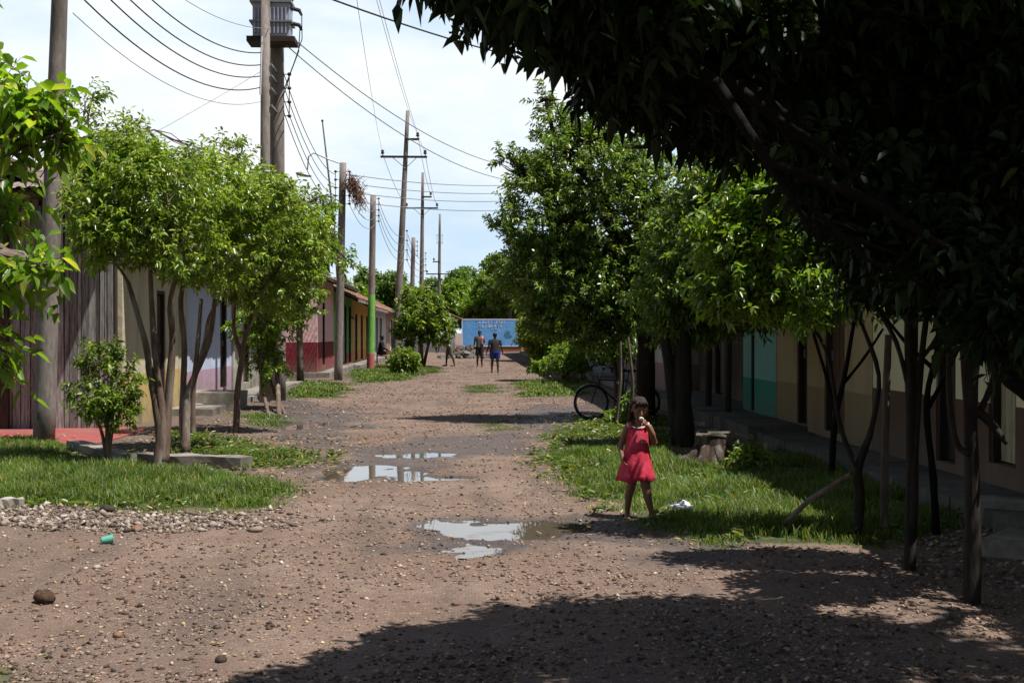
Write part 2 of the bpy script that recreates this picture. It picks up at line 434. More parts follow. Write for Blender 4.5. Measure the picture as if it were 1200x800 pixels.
# material zones
gw = np.zeros(Xg.size); mw = np.zeros(Xg.size); xf_, yf_ = Xg.ravel(), Yg.ravel()
edge_n = (fbm(xf_*1.5+3, yf_*1.5+3, 5)-.5)*1.5
for k, P in GRASS.items():
    if k == 'right_f': continue
    ins = inpoly(xf_, yf_, P); d = distpoly(xf_, yf_, P)*np.where(ins, 1, -1) + edge_n*.7
    gw = np.maximum(gw, np.clip(d/.25+.3, 0, 1))
for P in MUD_SHADE:
    ins = inpoly(xf_, yf_, P); d = distpoly(xf_, yf_, P)*np.where(ins, 1, -1) + edge_n*1.6
    mw = np.maximum(mw, np.clip(d/.6+.3, 0, 1))
mw = np.maximum(mw*.8, np.clip(PDg.ravel()*45, 0, 1))
far = np.clip((np.abs(xf_)-12)/4, 0, 1); gw = np.maximum(gw, far)
verge = np.clip((np.abs(xf_-.1)-2.9)/1.2+edge_n, 0, 1)
ground = mesh_obj('ground', np.stack([xf_, yf_, Hg.ravel()], 1), Fg, None, smooth=True)
at = ground.data.color_attributes.new('zone', 'FLOAT_COLOR', 'POINT')
at.data.foreach_set('color', np.stack([gw, mw, verge, np.ones_like(gw)], 1).astype(np.float32).ravel())
ground['kind'] = 'structure'
def ground_material():
    m, t, b = new_mat('dirt_road')
    L = lambda a, c: link(t, a, c)
    g = t.nodes.new('ShaderNodeNewGeometry')
    def noise(s, d=6, ro=.6, st=None):
        n = t.nodes.new('ShaderNodeTexNoise'); n.inputs['Scale'].default_value = s; n.inputs['Detail'].default_value = d; n.inputs['Roughness'].default_value = ro
        if st:
            ma = t.nodes.new('ShaderNodeMapping'); ma.inputs['Scale'].default_value = st; L(g.outputs['Position'], ma.inputs[0]); L(ma.outputs[0], n.inputs[0])
        else: L(g.outputs['Position'], n.inputs[0])
        return n.outputs[0]
    def ramp(src, *el):
        r = t.nodes.new('ShaderNodeValToRGB'); cr = r.color_ramp
        cr.elements[0].position, cr.elements[0].color = el[0][0], (*el[0][1], 1); cr.elements[1].position, cr.elements[1].color = el[-1][0], (*el[-1][1], 1)
        for p, c in el[1:-1]: e = cr.elements.new(p); e.color = (*c, 1)
        L(src, r.inputs[0]); return r.outputs[0]
    def mix(f, a, c):
        x = t.nodes.new('ShaderNodeMix'); x.data_type = 'RGBA'; L(f, x.inputs[0]); L(a, x.inputs[6])
        if isinstance(c, tuple): x.inputs[7].default_value = (*c, 1)
        else: L(c, x.inputs[7])
        return x.outputs[2]
    def mth(op, a, c=None):
        x = t.nodes.new('ShaderNodeMath'); x.operation = op; x.use_clamp = True
        L(a, x.inputs[0])
        if c is not None:
            if isinstance(c, (int, float)): x.inputs[1].default_value = c
            else: L(c, x.inputs[1])
        return x.outputs[0]
    zc = t.nodes.new('ShaderNodeAttribute'); zc.attribute_name = 'zone'; sp = t.nodes.new('ShaderNodeSeparateColor'); L(zc.outputs['Color'], sp.inputs[0])
    big = noise(.55, 5); mid = noise(3.2, 7, .65); fine = noise(38, 6, .7)
    base = ramp(big, (.30, (.145, .093, .067)), (.5, (.195, .130, .098)), (.72, (.27, .195, .150)))
    base = mix(mth('MULTIPLY', ramp(mid, (.42, (0,0,0)), (.7, (1,1,1))), .55), base, (.115, .080, .064))
    base = mix(mth('MULTIPLY', ramp(noise(2.0, 8, .7, (1, 3, 1)), (.60, (0,0,0)), (.70, (1,1,1))), .55), base, (.33, .28, .245))
    # wheel tracks and damp streaks along the street
    tk = ramp(noise(1.0, 6, .65, (1.5, .22, 1)), (.50, (0,0,0)), (.62, (1,1,1)))
    base = mix(mth('MULTIPLY', tk, .55), base, (.080, .060, .052))
    # stone speckle
    v = t.nodes.new('ShaderNodeTexVoronoi'); v.inputs['Scale'].default_value = 46; L(g.outputs['Position'], v.inputs['Vector'])
    sc_ = t.nodes.new('ShaderNodeSeparateColor'); L(v.outputs['Color'], sc_.inputs[0])
    st = ramp(sc_.outputs[0], (0, (.08, .06, .05)), (.4, (.20, .14, .11)), (.75, (.30, .23, .18)), (1, (.50, .43, .35)))
    dm = ramp(v.outputs['Distance'], (.30, (1,1,1)), (.55, (0,0,0)))
    base = mix(mth('MULTIPLY', mth('MULTIPLY', dm, sc_.outputs[1]), .75), base, st)
    base = mix(mth('MULTIPLY', ramp(fine, (.45, (0,0,0)), (.7, (1,1,1))), .45), base, (.09, .065, .055))
    # verge: darker trodden earth
    base = mix(mth('MULTIPLY', sp.outputs[2], .55), base, (.10, .078, .058))
    mud = ramp(mid, (.3, (.04, .034, .034)), (.7, (.10, .083, .078)))  # this tone also colours the painted tree shadow
    base = mix(mth('MULTIPLY', sp.outputs[1], .95), base, mud)
    soil = ramp(noise(9, 6), (.35, (.035, .042, .014)), (.65, (.075, .095, .028)))
    base = mix(sp.outputs[0], base, soil)
    L(base, b.inputs['Base Color'])
    rr = t.nodes.new('ShaderNodeMapRange'); L(sp.outputs[1], rr.inputs[0]); rr.inputs[3].default_value = .95; rr.inputs[4].default_value = .52; L(rr.outputs[0], b.inputs['Roughness'])
    b.inputs['Specular IOR Level'].default_value = .3
    bp = t.nodes.new('ShaderNodeBump'); bp.inputs['Strength'].default_value = .6; bp.inputs['Distance'].default_value = .02; L(mid, bp.inputs['Height'])
    bp2 = t.nodes.new('ShaderNodeBump'); bp2.inputs['Strength'].default_value = .8; bp2.inputs['Distance'].default_value = .012; L(fine, bp2.inputs['Height']); L(bp.outputs[0], bp2.inputs['Normal'])
    bp3 = t.nodes.new('ShaderNodeBump'); bp3.inputs['Strength'].default_value = .6; bp3.inputs['Distance'].default_value = .01; L(dm, bp3.inputs['Height']); L(bp2.outputs[0], bp3.inputs['Normal'])
    L(bp3.outputs[0], b.inputs['Normal'])
    return m
ground.data.materials.append(ground_material())
# puddle water: clear brownish water over the mud
mw_, t_, b_ = new_mat('puddle_water'); b_.inputs['Base Color'].default_value = (.10, .08, .06, 1); b_.inputs['Roughness'].default_value = .02; b_.inputs['IOR'].default_value = 1.45
b_.inputs['Specular IOR Level'].default_value = 1.0
nn_ = t_.nodes.new('ShaderNodeTexNoise'); nn_.inputs['Scale'].default_value = 9; bb_ = t_.nodes.new('ShaderNodeBump'); bb_.inputs['Strength'].default_value = .02; bb_.inputs['Distance'].default_value = .02
link(t_, nn_.outputs[0], bb_.inputs['Height']); link(t_, bb_.outputs[0], b_.inputs['Normal'])
for k_, (lx, ly, items) in enumerate([(0, 0, [0, 1]), (0, 0, [2, 3]), (0, 0, [4]), (0, 0, [5]), (0, 0, [6])]):
    mbp = MB()
    x0 = min(PUD[i][0][0]-PUD[i][1]*1.45 for i in items); x1 = max(PUD[i][0][0]+PUD[i][1]*1.45 for i in items)
    y0 = min(PUD[i][0][1]-PUD[i][2]*1.45 for i in items); y1 = max(PUD[i][0][1]+PUD[i][2]*1.45 for i in items)
    cx, cyy = (x0+x1)/2, (y0+y1)/2
    ringp = [(cx+(x1-x0)/2*math.cos(a), cyy+(y1-y0)/2*math.sin(a), -.0245) for a in np.linspace(0, 2*math.pi, 48, endpoint=False)]
    mbp.add(ringp, [tuple(range(48))])
    o = mbp.build('puddle', mw_); o['kind'] = 'structure'

# ------------------------------------------------------------------ grass
m_grass = leafmat('grass_blade', (.050, .098, .018), (.125, .20, .038), (.34, .29, .13), trans=.40, rough=.5, spec=.3)
m_grassdry = leafmat('grass_sparse', (.06, .09, .02), (.13, .17, .04), (.22, .19, .08), trans=.3, rough=.6, spec=.2)
def grass(name, keys, mat, dens, hh, label, wmul=1.0, thr=.41):
    AV, AF = [], []; k0 = 0
    for key in keys:
        P = GRASS[key]; lo = P.min(0)-.25; hi = P.max(0)+.25
        area = np.prod(hi-lo); n = int(area*dens)
        x = rng.uniform(lo[0], hi[0], n); y = rng.uniform(lo[1], hi[1], n)
        ins = inpoly(x, y, P); d = distpoly(x, y, P)*np.where(ins, 1, -1) + (fbm(x*1.5+3, y*1.5+3, 5)-.5)*1.05
        clump = fbm(x*2.3+5, y*2.3+8, 4)
        keep = (d + rng.normal(0, .22, n) > .05) & (clump + rng.uniform(-.12, .12, n) > thr)
        x, y, d, clump = x[keep], y[keep], d[keep], clump[keep]; n = len(x)
        z = ghraw(x, y)[0]
        ok = z > -.02; x, y, z, d, clump = x[ok], y[ok], z[ok], d[ok], clump[ok]; n = len(x)
        h = hh*(.45+1.1*clump)*rng.uniform(.5, 1.4, n)*np.clip(.25+d*1.3, .25, 1)
        a = rng.uniform(0, 2*math.pi, n); ln = rng.uniform(.15, .9, n)*h
        w = .0055*wmul*rng.uniform(.6, 1.4, n)
        dx, dy = np.cos(a), np.sin(a); px, py = -dy, dx
        B = np.stack([x, y, z-.01], 1); Pp = np.stack([px, py, 0*px], 1); Dd = np.stack([dx, dy, 0*dx], 1); Z = np.array([0, 0, 1.])
        M_ = B + Dd*(ln*.35)[:, None] + Z*(h*.62)[:, None]; T = B + Dd*ln[:, None] + Z*(h*.92)[:, None]
        V = np.stack([B-Pp*w[:, None], B+Pp*w[:, None], M_+Pp*(w*.75)[:, None], M_-Pp*(w*.75)[:, None], T+Pp*(w*.12)[:, None], T-Pp*(w*.12)[:, None]], 1)
        ii = np.arange(n)[:, None]*6+k0
        AF.append(np.concatenate([ii+np.array([[0,1,2,3]]), ii+np.array([[3,2,4,5]])], 1).reshape(-1, 4)); AV.append(V.reshape(-1, 3)); k0 += n*6
    o = mesh_obj(name, np.concatenate(AV), np.concatenate(AF), mat)
    tag(o, label, 'grass', None, 'stuff')
grass('grass', ['left'], m_grass, 3400, .125, 'bright green grass verge in front of the near left utility pole')
grass('grass', ['right'], m_grass, 3000, .115, 'green grass behind the walking girl, under the slender trees')
grass('grass', ['left_b', 'left_e'], m_grass, 1100, .08, 'thin grass at the feet of the multi-stemmed trees on the left', 1.5)
grass('grass', ['left_c', 'left_d', 'right_b'], m_grass, 260, .10, 'distant grass patches along both sides of the dirt street', 4.0)
grass('grass', ['right_c', 'right_d', 'right_e', 'corner'], m_grassdry, 420, .06, 'sparse weeds in the shade around the bicycle and middle of the road', 2.0, .38)

# ------------------------------------------------------------------ stones
def stones(name, x, y, size, mat, label, cat, flat=.55, embed=.35, kind='stuff'):
    n = len(x); z = ghraw(x, y)[0]
    ok = z > -.021; x, y, z, size = x[ok], y[ok], z[ok], size[ok]; n = len(x)
    base = np.array([(1,0,0),(.3,.95,0),(-.8,.6,0),(-.8,-.6,0),(.3,-.95,0),(.1,.1,1),(.0,0,-.6)], float)
    faces3 = [(0,1,5),(1,2,5),(2,3,5),(3,4,5),(4,0,5),(1,0,6),(2,1,6),(3,2,6),(4,3,6),(0,4,6)]
    V = base[None]*(1+rng.normal(size=(n, 7, 3))*.22)
    V = V*np.stack([rng.uniform(.7, 1.3, n), rng.uniform(.6, 1.1, n), rng.uniform(.7, 1.3, n)*flat], 1)[:, None]
    a = rng.uniform(0, 2*math.pi, n); c, s = np.cos(a), np.sin(a)
    X = V[:, :, 0]*c[:, None]-V[:, :, 1]*s[:, None]; Y = V[:, :, 0]*s[:, None]+V[:, :, 1]*c[:, None]
    tl = rng.normal(size=n)*.3; Z = V[:, :, 2] + X*tl[:, None]
    V = np.stack([X, Y, Z], -1)*size[:, None, None]/2
    V[:, :, 0] += x[:, None]; V[:, :, 1] += y[:, None]; V[:, :, 2] += (z + size*flat*(.5-embed)*.6)[:, None]
    ii = np.arange(n)[:, None, None]*7
    Fa = (ii+np.array(faces3)[None]).reshape(-1, 3)
    o = mesh_obj(name, V.reshape(-1, 3), Fa, mat)
    tag(o, label, cat, None, kind); return o
def stonemat(name, cols, rough=.9):
    m, t, b = new_mat(name)
    g = t.nodes.new('ShaderNodeNewGeometry'); r = t.nodes.new('ShaderNodeValToRGB'); cr = r.color_ramp
    cr.elements[0].color = (*cols[0][1], 1); cr.elements[0].position = cols[0][0]; cr.elements[1].color = (*cols[-1][1], 1); cr.elements[1].position = cols[-1][0]
    for p, c in cols[1:-1]: e = cr.elements.new(p); e.color = (*c, 1)
    link(t, g.outputs['Random Per Island'], r.inputs[0])
    n = t.nodes.new('ShaderNodeTexNoise'); n.inputs['Scale'].default_value = 90; n.inputs['Detail'].default_value = 3; link(t, g.outputs['Position'], n.inputs[0])
    h = t.nodes.new('ShaderNodeMapRange'); h.inputs[3].default_value = .7; h.inputs[4].default_value = 1.3; link(t, n.outputs[0], h.inputs[0])
    v = t.nodes.new('ShaderNodeVectorMath'); v.operation = 'SCALE'; link(t, r.outputs[0], v.inputs[0]); link(t, h.outputs[0], v.inputs['Scale'])
    link(t, v.outputs[0], b.inputs['Base Color']); b.inputs['Roughness'].default_value = rough; b.inputs['Specular IOR Level'].default_value = .3
    return m
m_peb = stonemat('pebbles', [(0, (.03, .022, .02)), (.3, (.11, .07, .05)), (.6, (.21, .14, .105)), (.85, (.34, .25, .19)), (.94, (.38, .25, .13)), (1, (.50, .44, .37))])
m_gra = stonemat('pale_gravel', [(0, (.07, .052, .042)), (.4, (.18, .135, .108)), (.8, (.30, .24, .195)), (1, (.46, .40, .34))])
def grassmask(x, y):
    k = np.zeros(x.shape, bool)
    for key in ('left', 'right', 'left_b'): k |= inpoly(x, y, GRASS[key])
    return k
N1 = 130000
yy = 5.2 + (75-5.2)*rng.random(N1)**3.6; xx = rng.uniform(-.45, .50, N1)*np.minimum(yy, 13) + .03*yy
cl_ = fbm(xx*1.2+3, yy*1.2, 4); kk = (cl_ + rng.uniform(-.2, .2, N1) > .40) & ~grassmask(xx, yy) & (np.abs(xx-.2) < 5.4)
xx, yy = xx[kk], yy[kk]
sz = np.exp(rng.normal(math.log(.018), .55, len(xx))); sz = np.clip(sz, .006, .045)*np.clip(.85+yy/40, .8, 1.6)
stones('gravel', xx, yy, sz, m_peb, 'small brown and grey pebbles strewn over the dirt road', 'gravel')
STR = poly_px([(-200,596),(120,598),(300,598),(352,592),(410,600),(395,608),(330,620),(200,625),(90,624),(-200,628)])
N2 = 26000; lo = STR.min(0); hi = STR.max(0)
x2 = rng.uniform(lo[0], hi[0], N2); y2 = rng.uniform(lo[1], hi[1], N2); d2 = distpoly(x2, y2, STR)*np.where(inpoly(x2, y2, STR), 1, -1)+(fbm(x2*2, y2*2, 4)-.5)*1.1
k2 = (d2+rng.normal(0, .12, N2) > -.02) & (rng.random(N2) < np.clip(.05+d2*1.2, 0, .6)*np.clip(.35+1.6*(fbm(x2*3+7, y2*3, 4)-.3), .1, 1)); x2, y2 = x2[k2], y2[k2]
stones('gravel', x2, y2, np.clip(np.exp(rng.normal(math.log(.027), .58, len(x2))), .012, .10), m_gra, 'strip of pale crushed stone along the edge of the left grass verge', 'gravel', flat=.6, embed=.2)
# rubble at the right edge under the slender trees and beside the left kerb
N3 = 900; a3 = poly_px([(1040,640),(1200,600),(1260,700),(1180,700),(1060,668)]); lo = a3.min(0); hi = a3.max(0)
x3 = rng.uniform(lo[0], hi[0], N3); y3 = rng.uniform(lo[1], hi[1], N3); k3 = inpoly(x3, y3, a3); x3, y3 = x3[k3], y3[k3]
b3 = poly_px([(150,505),(230,500),(330,470),(340,500),(220,520),(150,545)]); lo = b3.min(0); hi = b3.max(0)
x4 = rng.uniform(lo[0], hi[0], 500); y4 = rng.uniform(lo[1], hi[1], 500); k4 = inpoly(x4, y4, b3)
x3 = np.concatenate([x3, x4[k4]]); y3 = np.concatenate([y3, y4[k4]])
stones('rubble', x3, y3, rng.uniform(.03, .13, len(x3))*rng.uniform(.5, 1, len(x3)), m_gra, 'broken stones scattered along the shaded right verge and below the left houses', 'rubble', flat=.5)
# litter of dry leaves
m_dry = stonemat('dry_leaf', [(0, (.12, .07, .035)), (.5, (.25, .16, .075)), (.85, (.40, .30, .12)), (1, (.50, .42, .30))])
N4 = 1700; y5 = 5.5+20*rng.random(N4)**1.6; x5 = rng.uniform(-.45, .5, N4)*y5+.04*y5; k5 = (fbm(x5*.8, y5*.8, 3)+rng.uniform(-.15, .15, N4) > .5) & (np.abs(x5) < 5); x5, y5 = x5[k5], y5[k5]
z5 = ghraw(x5, y5)[0]; P5 = np.stack([x5, y5, np.maximum(z5, -.022)+.008], 1); D5 = rng.normal(size=P5.shape); D5[:, 2] *= .12
V5, F5 = leaf_arrays(P5, D5, unit(np.array([0, 0, 1.])+rng.normal(size=P5.shape)*.3), .038*rng.uniform(.6, 1.3, len(x5)), .02, droop=.0)
tag(mesh_obj('fallen_leaves', V5, F5, m_dry), 'dry yellow and brown leaves scattered over the dirt road', 'leaves', None, 'stuff')

# broader-leaved weeds and straw litter in the verges
def weeds(keys, n, mat, label):
    PP, DD = [], []
    for key in keys:
        P = GRASS[key]; lo = P.min(0)-.2; hi = P.max(0)+.2
        x = rng.uniform(lo[0], hi[0], n); y = rng.uniform(lo[1], hi[1], n); k = (distpoly(x, y, P)*np.where(inpoly(x, y, P), 1, -1)+rng.normal(0, .2, n) > -.1) & (fbm(x*1.7+40, y*1.7, 3) > .5)
        x, y = x[k], y[k]; z = ghraw(x, y)[0]
        for m_ in range(6):
            a = rng.uniform(0, 6.28, len(x)); PP.append(np.stack([x, y, z+rng.uniform(.01, .07, len(x))], 1)); DD.append(np.stack([np.cos(a), np.sin(a), rng.uniform(.1, .9, len(x))], 1))
    P_ = np.concatenate(PP); D_ = np.concatenate(DD); s = rng.uniform(.5, 1.5, len(P_))
    V, Fa = leaf_arrays(P_, D_, unit(np.array([0, 0, 1.])+rng.normal(size=P_.shape)*.3), .075*s, .026*s)
    tag(mesh_obj('weeds', V, Fa, mat), label, 'weeds', None, 'stuff')
weeds(['left', 'right', 'left_b', 'right_c'], 1500, leafmat('weed_leaf', (.05, .10, .02), (.11, .17, .04), (.30, .26, .10)), 'small broad-leaved weeds dotted through the grass verges on both sides')
def straw():
    x, y = [], []
    for key in ('left', 'right', 'left_b', 'right_c'):
        P = GRASS[key]; lo = P.min(0)-.4; hi = P.max(0)+.4; x.append(rng.uniform(lo[0], hi[0], 700)); y.append(rng.uniform(lo[1], hi[1], 700))
    x = np.concatenate(x); y = np.concatenate(y); z = ghraw(x, y)[0]+rng.uniform(.01, .06, len(x))
    D = rng.normal(size=(len(x), 3)); D[:, 2] *= .2
    V, Fa = leaf_arrays(np.stack([x, y, z], 1), D, unit(np.array([0, 0, 1.])+rng.normal(size=D.shape)*.3), .07*rng.uniform(.5, 1.5, len(x)), .022, droop=0)
    tag(mesh_obj('fallen_leaves', V, Fa, m_dry), 'dead brown leaves lying in the grass of both verges', 'leaves', None, 'stuff')
straw()
# ================================================================== HOUSES
m_tile = pm('clay_tile', (.34, .17, .11), (.16, .08, .055), 9, .3, island=.35, c3=(.10, .085, .07), s3=1.1)
m_tileold = pm('old_clay_tile', (.20, .13, .10), (.09, .065, .05), 9, .3, island=.3, c3=(.06, .055, .045), s3=1.3)
m_wood = pm('weathered_wood', (.36, .35, .33), (.12, .115, .11), 5, .5, stretch=(6, 6, .7), island=.35)
m_darkwood = pm('dark_wood', (.055, .038, .028), (.022, .016, .012), 6, .4, stretch=(5, 5, .8), island=.25)
m_conc = pm('concrete', (.30, .275, .24), (.17, .15, .13), 7, .4, c3=(.11, .10, .085), s3=1.5)
m_concpole = pm('concrete_pole', (.27, .235, .21), (.16, .135, .12), 11, .35, stretch=(2, 2, .5), c3=(.11, .095, .08), s3=1.8)
m_brick = pm('brick', (.34, .13, .08), (.20, .08, .05), 8, .4, island=.2)
m_redfloor = pm('red_floor', (.36, .09, .085), (.25, .065, .06), 3, .15, rough=.6, c3=(.22, .12, .10), s3=2)
m_steel = pm('galvanised_steel', (.33, .34, .35), (.22, .22, .23), 12, .1, rough=.5, metal=.6)
m_black = pm('black_rubber', (.018, .018, .02), (.01, .01, .01), 20, .1, rough=.6)

def roof_slope(mb, xe, ze, xr, zr, y0, y1, pitch=.21, row=.36, lift=.03):
    L = math.hypot(xr-xe, zr-ze); nr = max(2, int(L/row)); nc = max(2, int((y1-y0)/pitch)); ns = 6
    ux, uz = (xr-xe)/L, (zr-ze)/L
    nx, nz = (-uz, ux) if ux > 0 else (uz, -ux)
    if nz < 0: nx, nz = -nx, -nz
    for i in range(nr):
        a0 = L*i/nr-.03; a1 = L*(i+1)/nr
        V = []
        for s_, (a, hh) in enumerate(((a0, lift), (a1, 0))):
            for j in range(nc*ns+1):
                y = y0+(y1-y0)*j/(nc*ns); col = j//ns
                w = .038*abs(math.sin(math.pi*((j/ns) % 1.0)))
                random.seed(i*977+col*31); jj = random.uniform(-.012, .012); 
                h = hh + w + jj*.7
                aa = a + (jj*1.6 if s_ == 0 else 0)
                V.append((xe+ux*aa+nx*h, y, ze+uz*aa+nz*h))
        n = nc*ns+1
        Fs = [(j, j+1, n+j+1, n+j) for j in range(n-1)]
        # butt edge of the row
        k = len(V)
        V += [(xe+ux*a0+nx*-.005, y0+(y1-y0)*j/(nc*ns), ze+uz*a0+nz*-.005) for j in range(n)]
        Fs += [(k+j, k+j+1, j+1, j) for j in range(n-1)]
        mb.add(V, Fs)
def planks_mb(x, sgn, y0, y1, z0, z1, w=.14, gap=.008, th=.025, jit=.012, ragged=0.0):
    mb = MB(); y = y0
    while y < y1-.02:
        ww = min(w*random.uniform(.75, 1.25), y1-y)
        dx = random.uniform(-jit, jit); tl = random.uniform(-.01, .01)
        mb.box((x+dx, y+gap/2, z0), (x+dx+sgn*th if sgn > 0 else x+dx, y+ww-gap/2, z1+random.uniform(-ragged, ragged))) if sgn > 0 else mb.box((x+dx-th, y+gap/2, z0), (x+dx, y+ww-gap/2, z1+random.uniform(-ragged, ragged)))
        y += ww
    return mb
def house(label, sgn, xf, y0, y1, eave, depth, wm, ops=(), ridge=1.5, over=.75, tile=None, plank=None, sidem=None, group='houses along the street', plinth=.2, fascia=None, rag=0):
    """sgn +1: house on the right of the street, its front at x = xf facing -x"""
    cx = xf+sgn*depth/2
    H = thing('house', (cx, (y0+y1)/2, 0), label, 'house', group)
    T = .2
    xb = xf+sgn*T; X0, X1 = min(xf, xb), max(xf, xb)
    def bx(mb, ya, yb, za, zb):
        if yb-ya > .01 and zb-za > .01: mb.box((X0, ya, za), (X1, yb, zb))
    ops = sorted(ops, key=lambda o: o['y'][0])
    if plank is not None:
        fw = planks_mb(xf, sgn, y0, y1, plinth, eave, ragged=rag)
        bx_m = MB().box((min(xf+sgn*.12, xf+sgn*.16), y0+.05, plinth), (max(xf+sgn*.12, xf+sgn*.16), y1-.05, eave-.02)); bx_m.build('backing', m_darkwood, H)
        fw.build('wall', plank, H)
    else:
        fw = MB(); ya = y0
        for o in ops:
            bx(fw, ya, o['y'][0], 0, eave); bx(fw, o['y'][0], o['y'][1], 0, o['z'][0]); bx(fw, o['y'][0], o['y'][1], o['z'][1], eave); ya = o['y'][1]
        bx(fw, ya, y1, 0, eave); fw.build('wall', wm, H)
    # side and back walls (gabled)
    xa, xz = xf+sgn*T, xf+sgn*depth
    for yy_ in (y0, y1-T):
        ring = [(xa, 0), (xz, 0), (xz, eave), (cx, eave+ridge-.12), (xa, eave+.0)]
        V = [(p[0], yy_, p[1]) for p in ring]+[(p[0], yy_+T, p[1]) for p in ring]
        MB().add(V, [(4,3,2,1,0), (5,6,7,8,9)]+[(i, (i+1) % 5, 5+(i+1) % 5, 5+i) for i in range(5)]).build('side_wall', sidem or wm or m_conc, H)
    xq = xf+sgn*(depth-T)
    MB().box((min(xz, xq), y0+T, 0), (max(xz, xq), y1-T, eave)).build('back_wall', sidem or wm or m_conc, H)
    # openings
    for o in ops:
        ya, yb = o['y']; za, zb = o['z']; k = o.get('kind', 'door')
        xi = xf+sgn*.10
        if k == 'open':
            x2_ = xf+sgn*1.2
            MB().box((min(x2_, x2_+sgn*.05), ya-.3, za), (max(x2_, x2_+sgn*.05), yb+.3, zb)).build('interior_wall', m_darkwood, H); continue
        nm = 'door' if k == 'door' else 'window'
        d = planks_mb(xi, sgn, ya+.06, yb-.06, za+.02, zb-.06, w=o.get('w', .16), gap=.006, jit=.004).build(nm, o['m'], H)
        fr = MB(); a_, b_ = min(xf+sgn*.02, xf+sgn*.14), max(xf+sgn*.02, xf+sgn*.14)
        fr.box((a_, ya, za), (b_, ya+.06, zb)); fr.box((a_, yb-.06, za), (b_, yb, zb)); fr.box((a_, ya+.06, zb-.06), (b_, yb-.06, zb))
        fr.build('frame', o.get('fm', m_darkwood), d)
        if k == 'door':
            xh = xf+sgn*.07
            MB().box((min(xh, xh+sgn*.03), yb-.16, za+1.0), (max(xh, xh+sgn*.03), yb-.13, za+1.14)).build('handle', m_steel, d)
        else:
            br = MB()
            q = ya+.12
            while q < yb-.08: br.tube([(xf+sgn*.05, q, za+.02), (xf+sgn*.05, q, zb-.06)], .012, 5); q += .13
            br.build('bars', o.get('bm', m_steel), d)
    # roof
    rm = MB(); xe = xf-sgn*over; ze = eave-over*ridge/(depth/2)*1.0
    xr, zr = cx, eave+ridge
    slope = ridge/(depth/2)
    ze = zr - slope*abs(xe-cx)
    xe2 = xz+sgn*.4; ze2 = zr-slope*abs(xe2-cx)
    roof_slope(rm, xe, ze+.08, xr, zr+.08, y0-.12, y1+.12); roof_slope(rm, xe2, ze2+.08, xr, zr+.08, y0-.12, y1+.12, pitch=.42)
    R = rm.build('roof', tile or m_tile, H)
    un = MB()
    for xa_, za_ in ((xe, ze), (xe2, ze2)):
        V = [(xa_, y0-.1, za_+.03), (xa_, y1+.1, za_+.03), (xr, y1+.1, zr+.03), (xr, y0-.1, zr+.03)]
        V += [(p[0], p[1], p[2]+.035) for p in V]
        un.add(V, [(0,1,2,3), (7,6,5,4), (0,4,5,1), (1,5,6,2), (2,6,7,3), (3,7,4,0)])
    un.build('roof_boards', m_wood, R)
    rc = MB(); rc.tube([(xr, y0-.14, zr+.12), (xr, y1+.14, zr+.12)], .09, 8); rc.build('ridge_tiles', tile or m_tile, R)
    q = y0+.1
    while q < y1 and y1 < 75:
        MB().tube([(xe+sgn*.02, q, ze-.02), (xf+sgn*.1, q, ze-.02+slope*(over+.08))], .035, 5).build('rafter', m_darkwood, H); q += .7
    if fascia:
        MB().box((min(xe, xe-sgn*.03), y0-.1, ze-.07), (max(xe, xe-sgn*.03), y1+.1, ze+.05)).build('fascia', fascia, R)
    return H
def pavement(x0, x1, y0, y1, h, mat, name='pavement', joints=1.4):
    """raised walk in slabs"""
    mb = MB(); y = y0
    while y < y1-.01:
        yb = min(y+joints*random.uniform(.9, 1.1), y1)
        mb.box((x0+random.uniform(-.015, .015), y+.008, -.2), (x1, yb-.008, h+random.uniform(-.008, .008))); y = yb
    o = mb.build(name, mat); o['kind'] = 'structure'; return o
def W_(name, *a, **k): return wallmat(name, *a, **k)

XL = -5.8
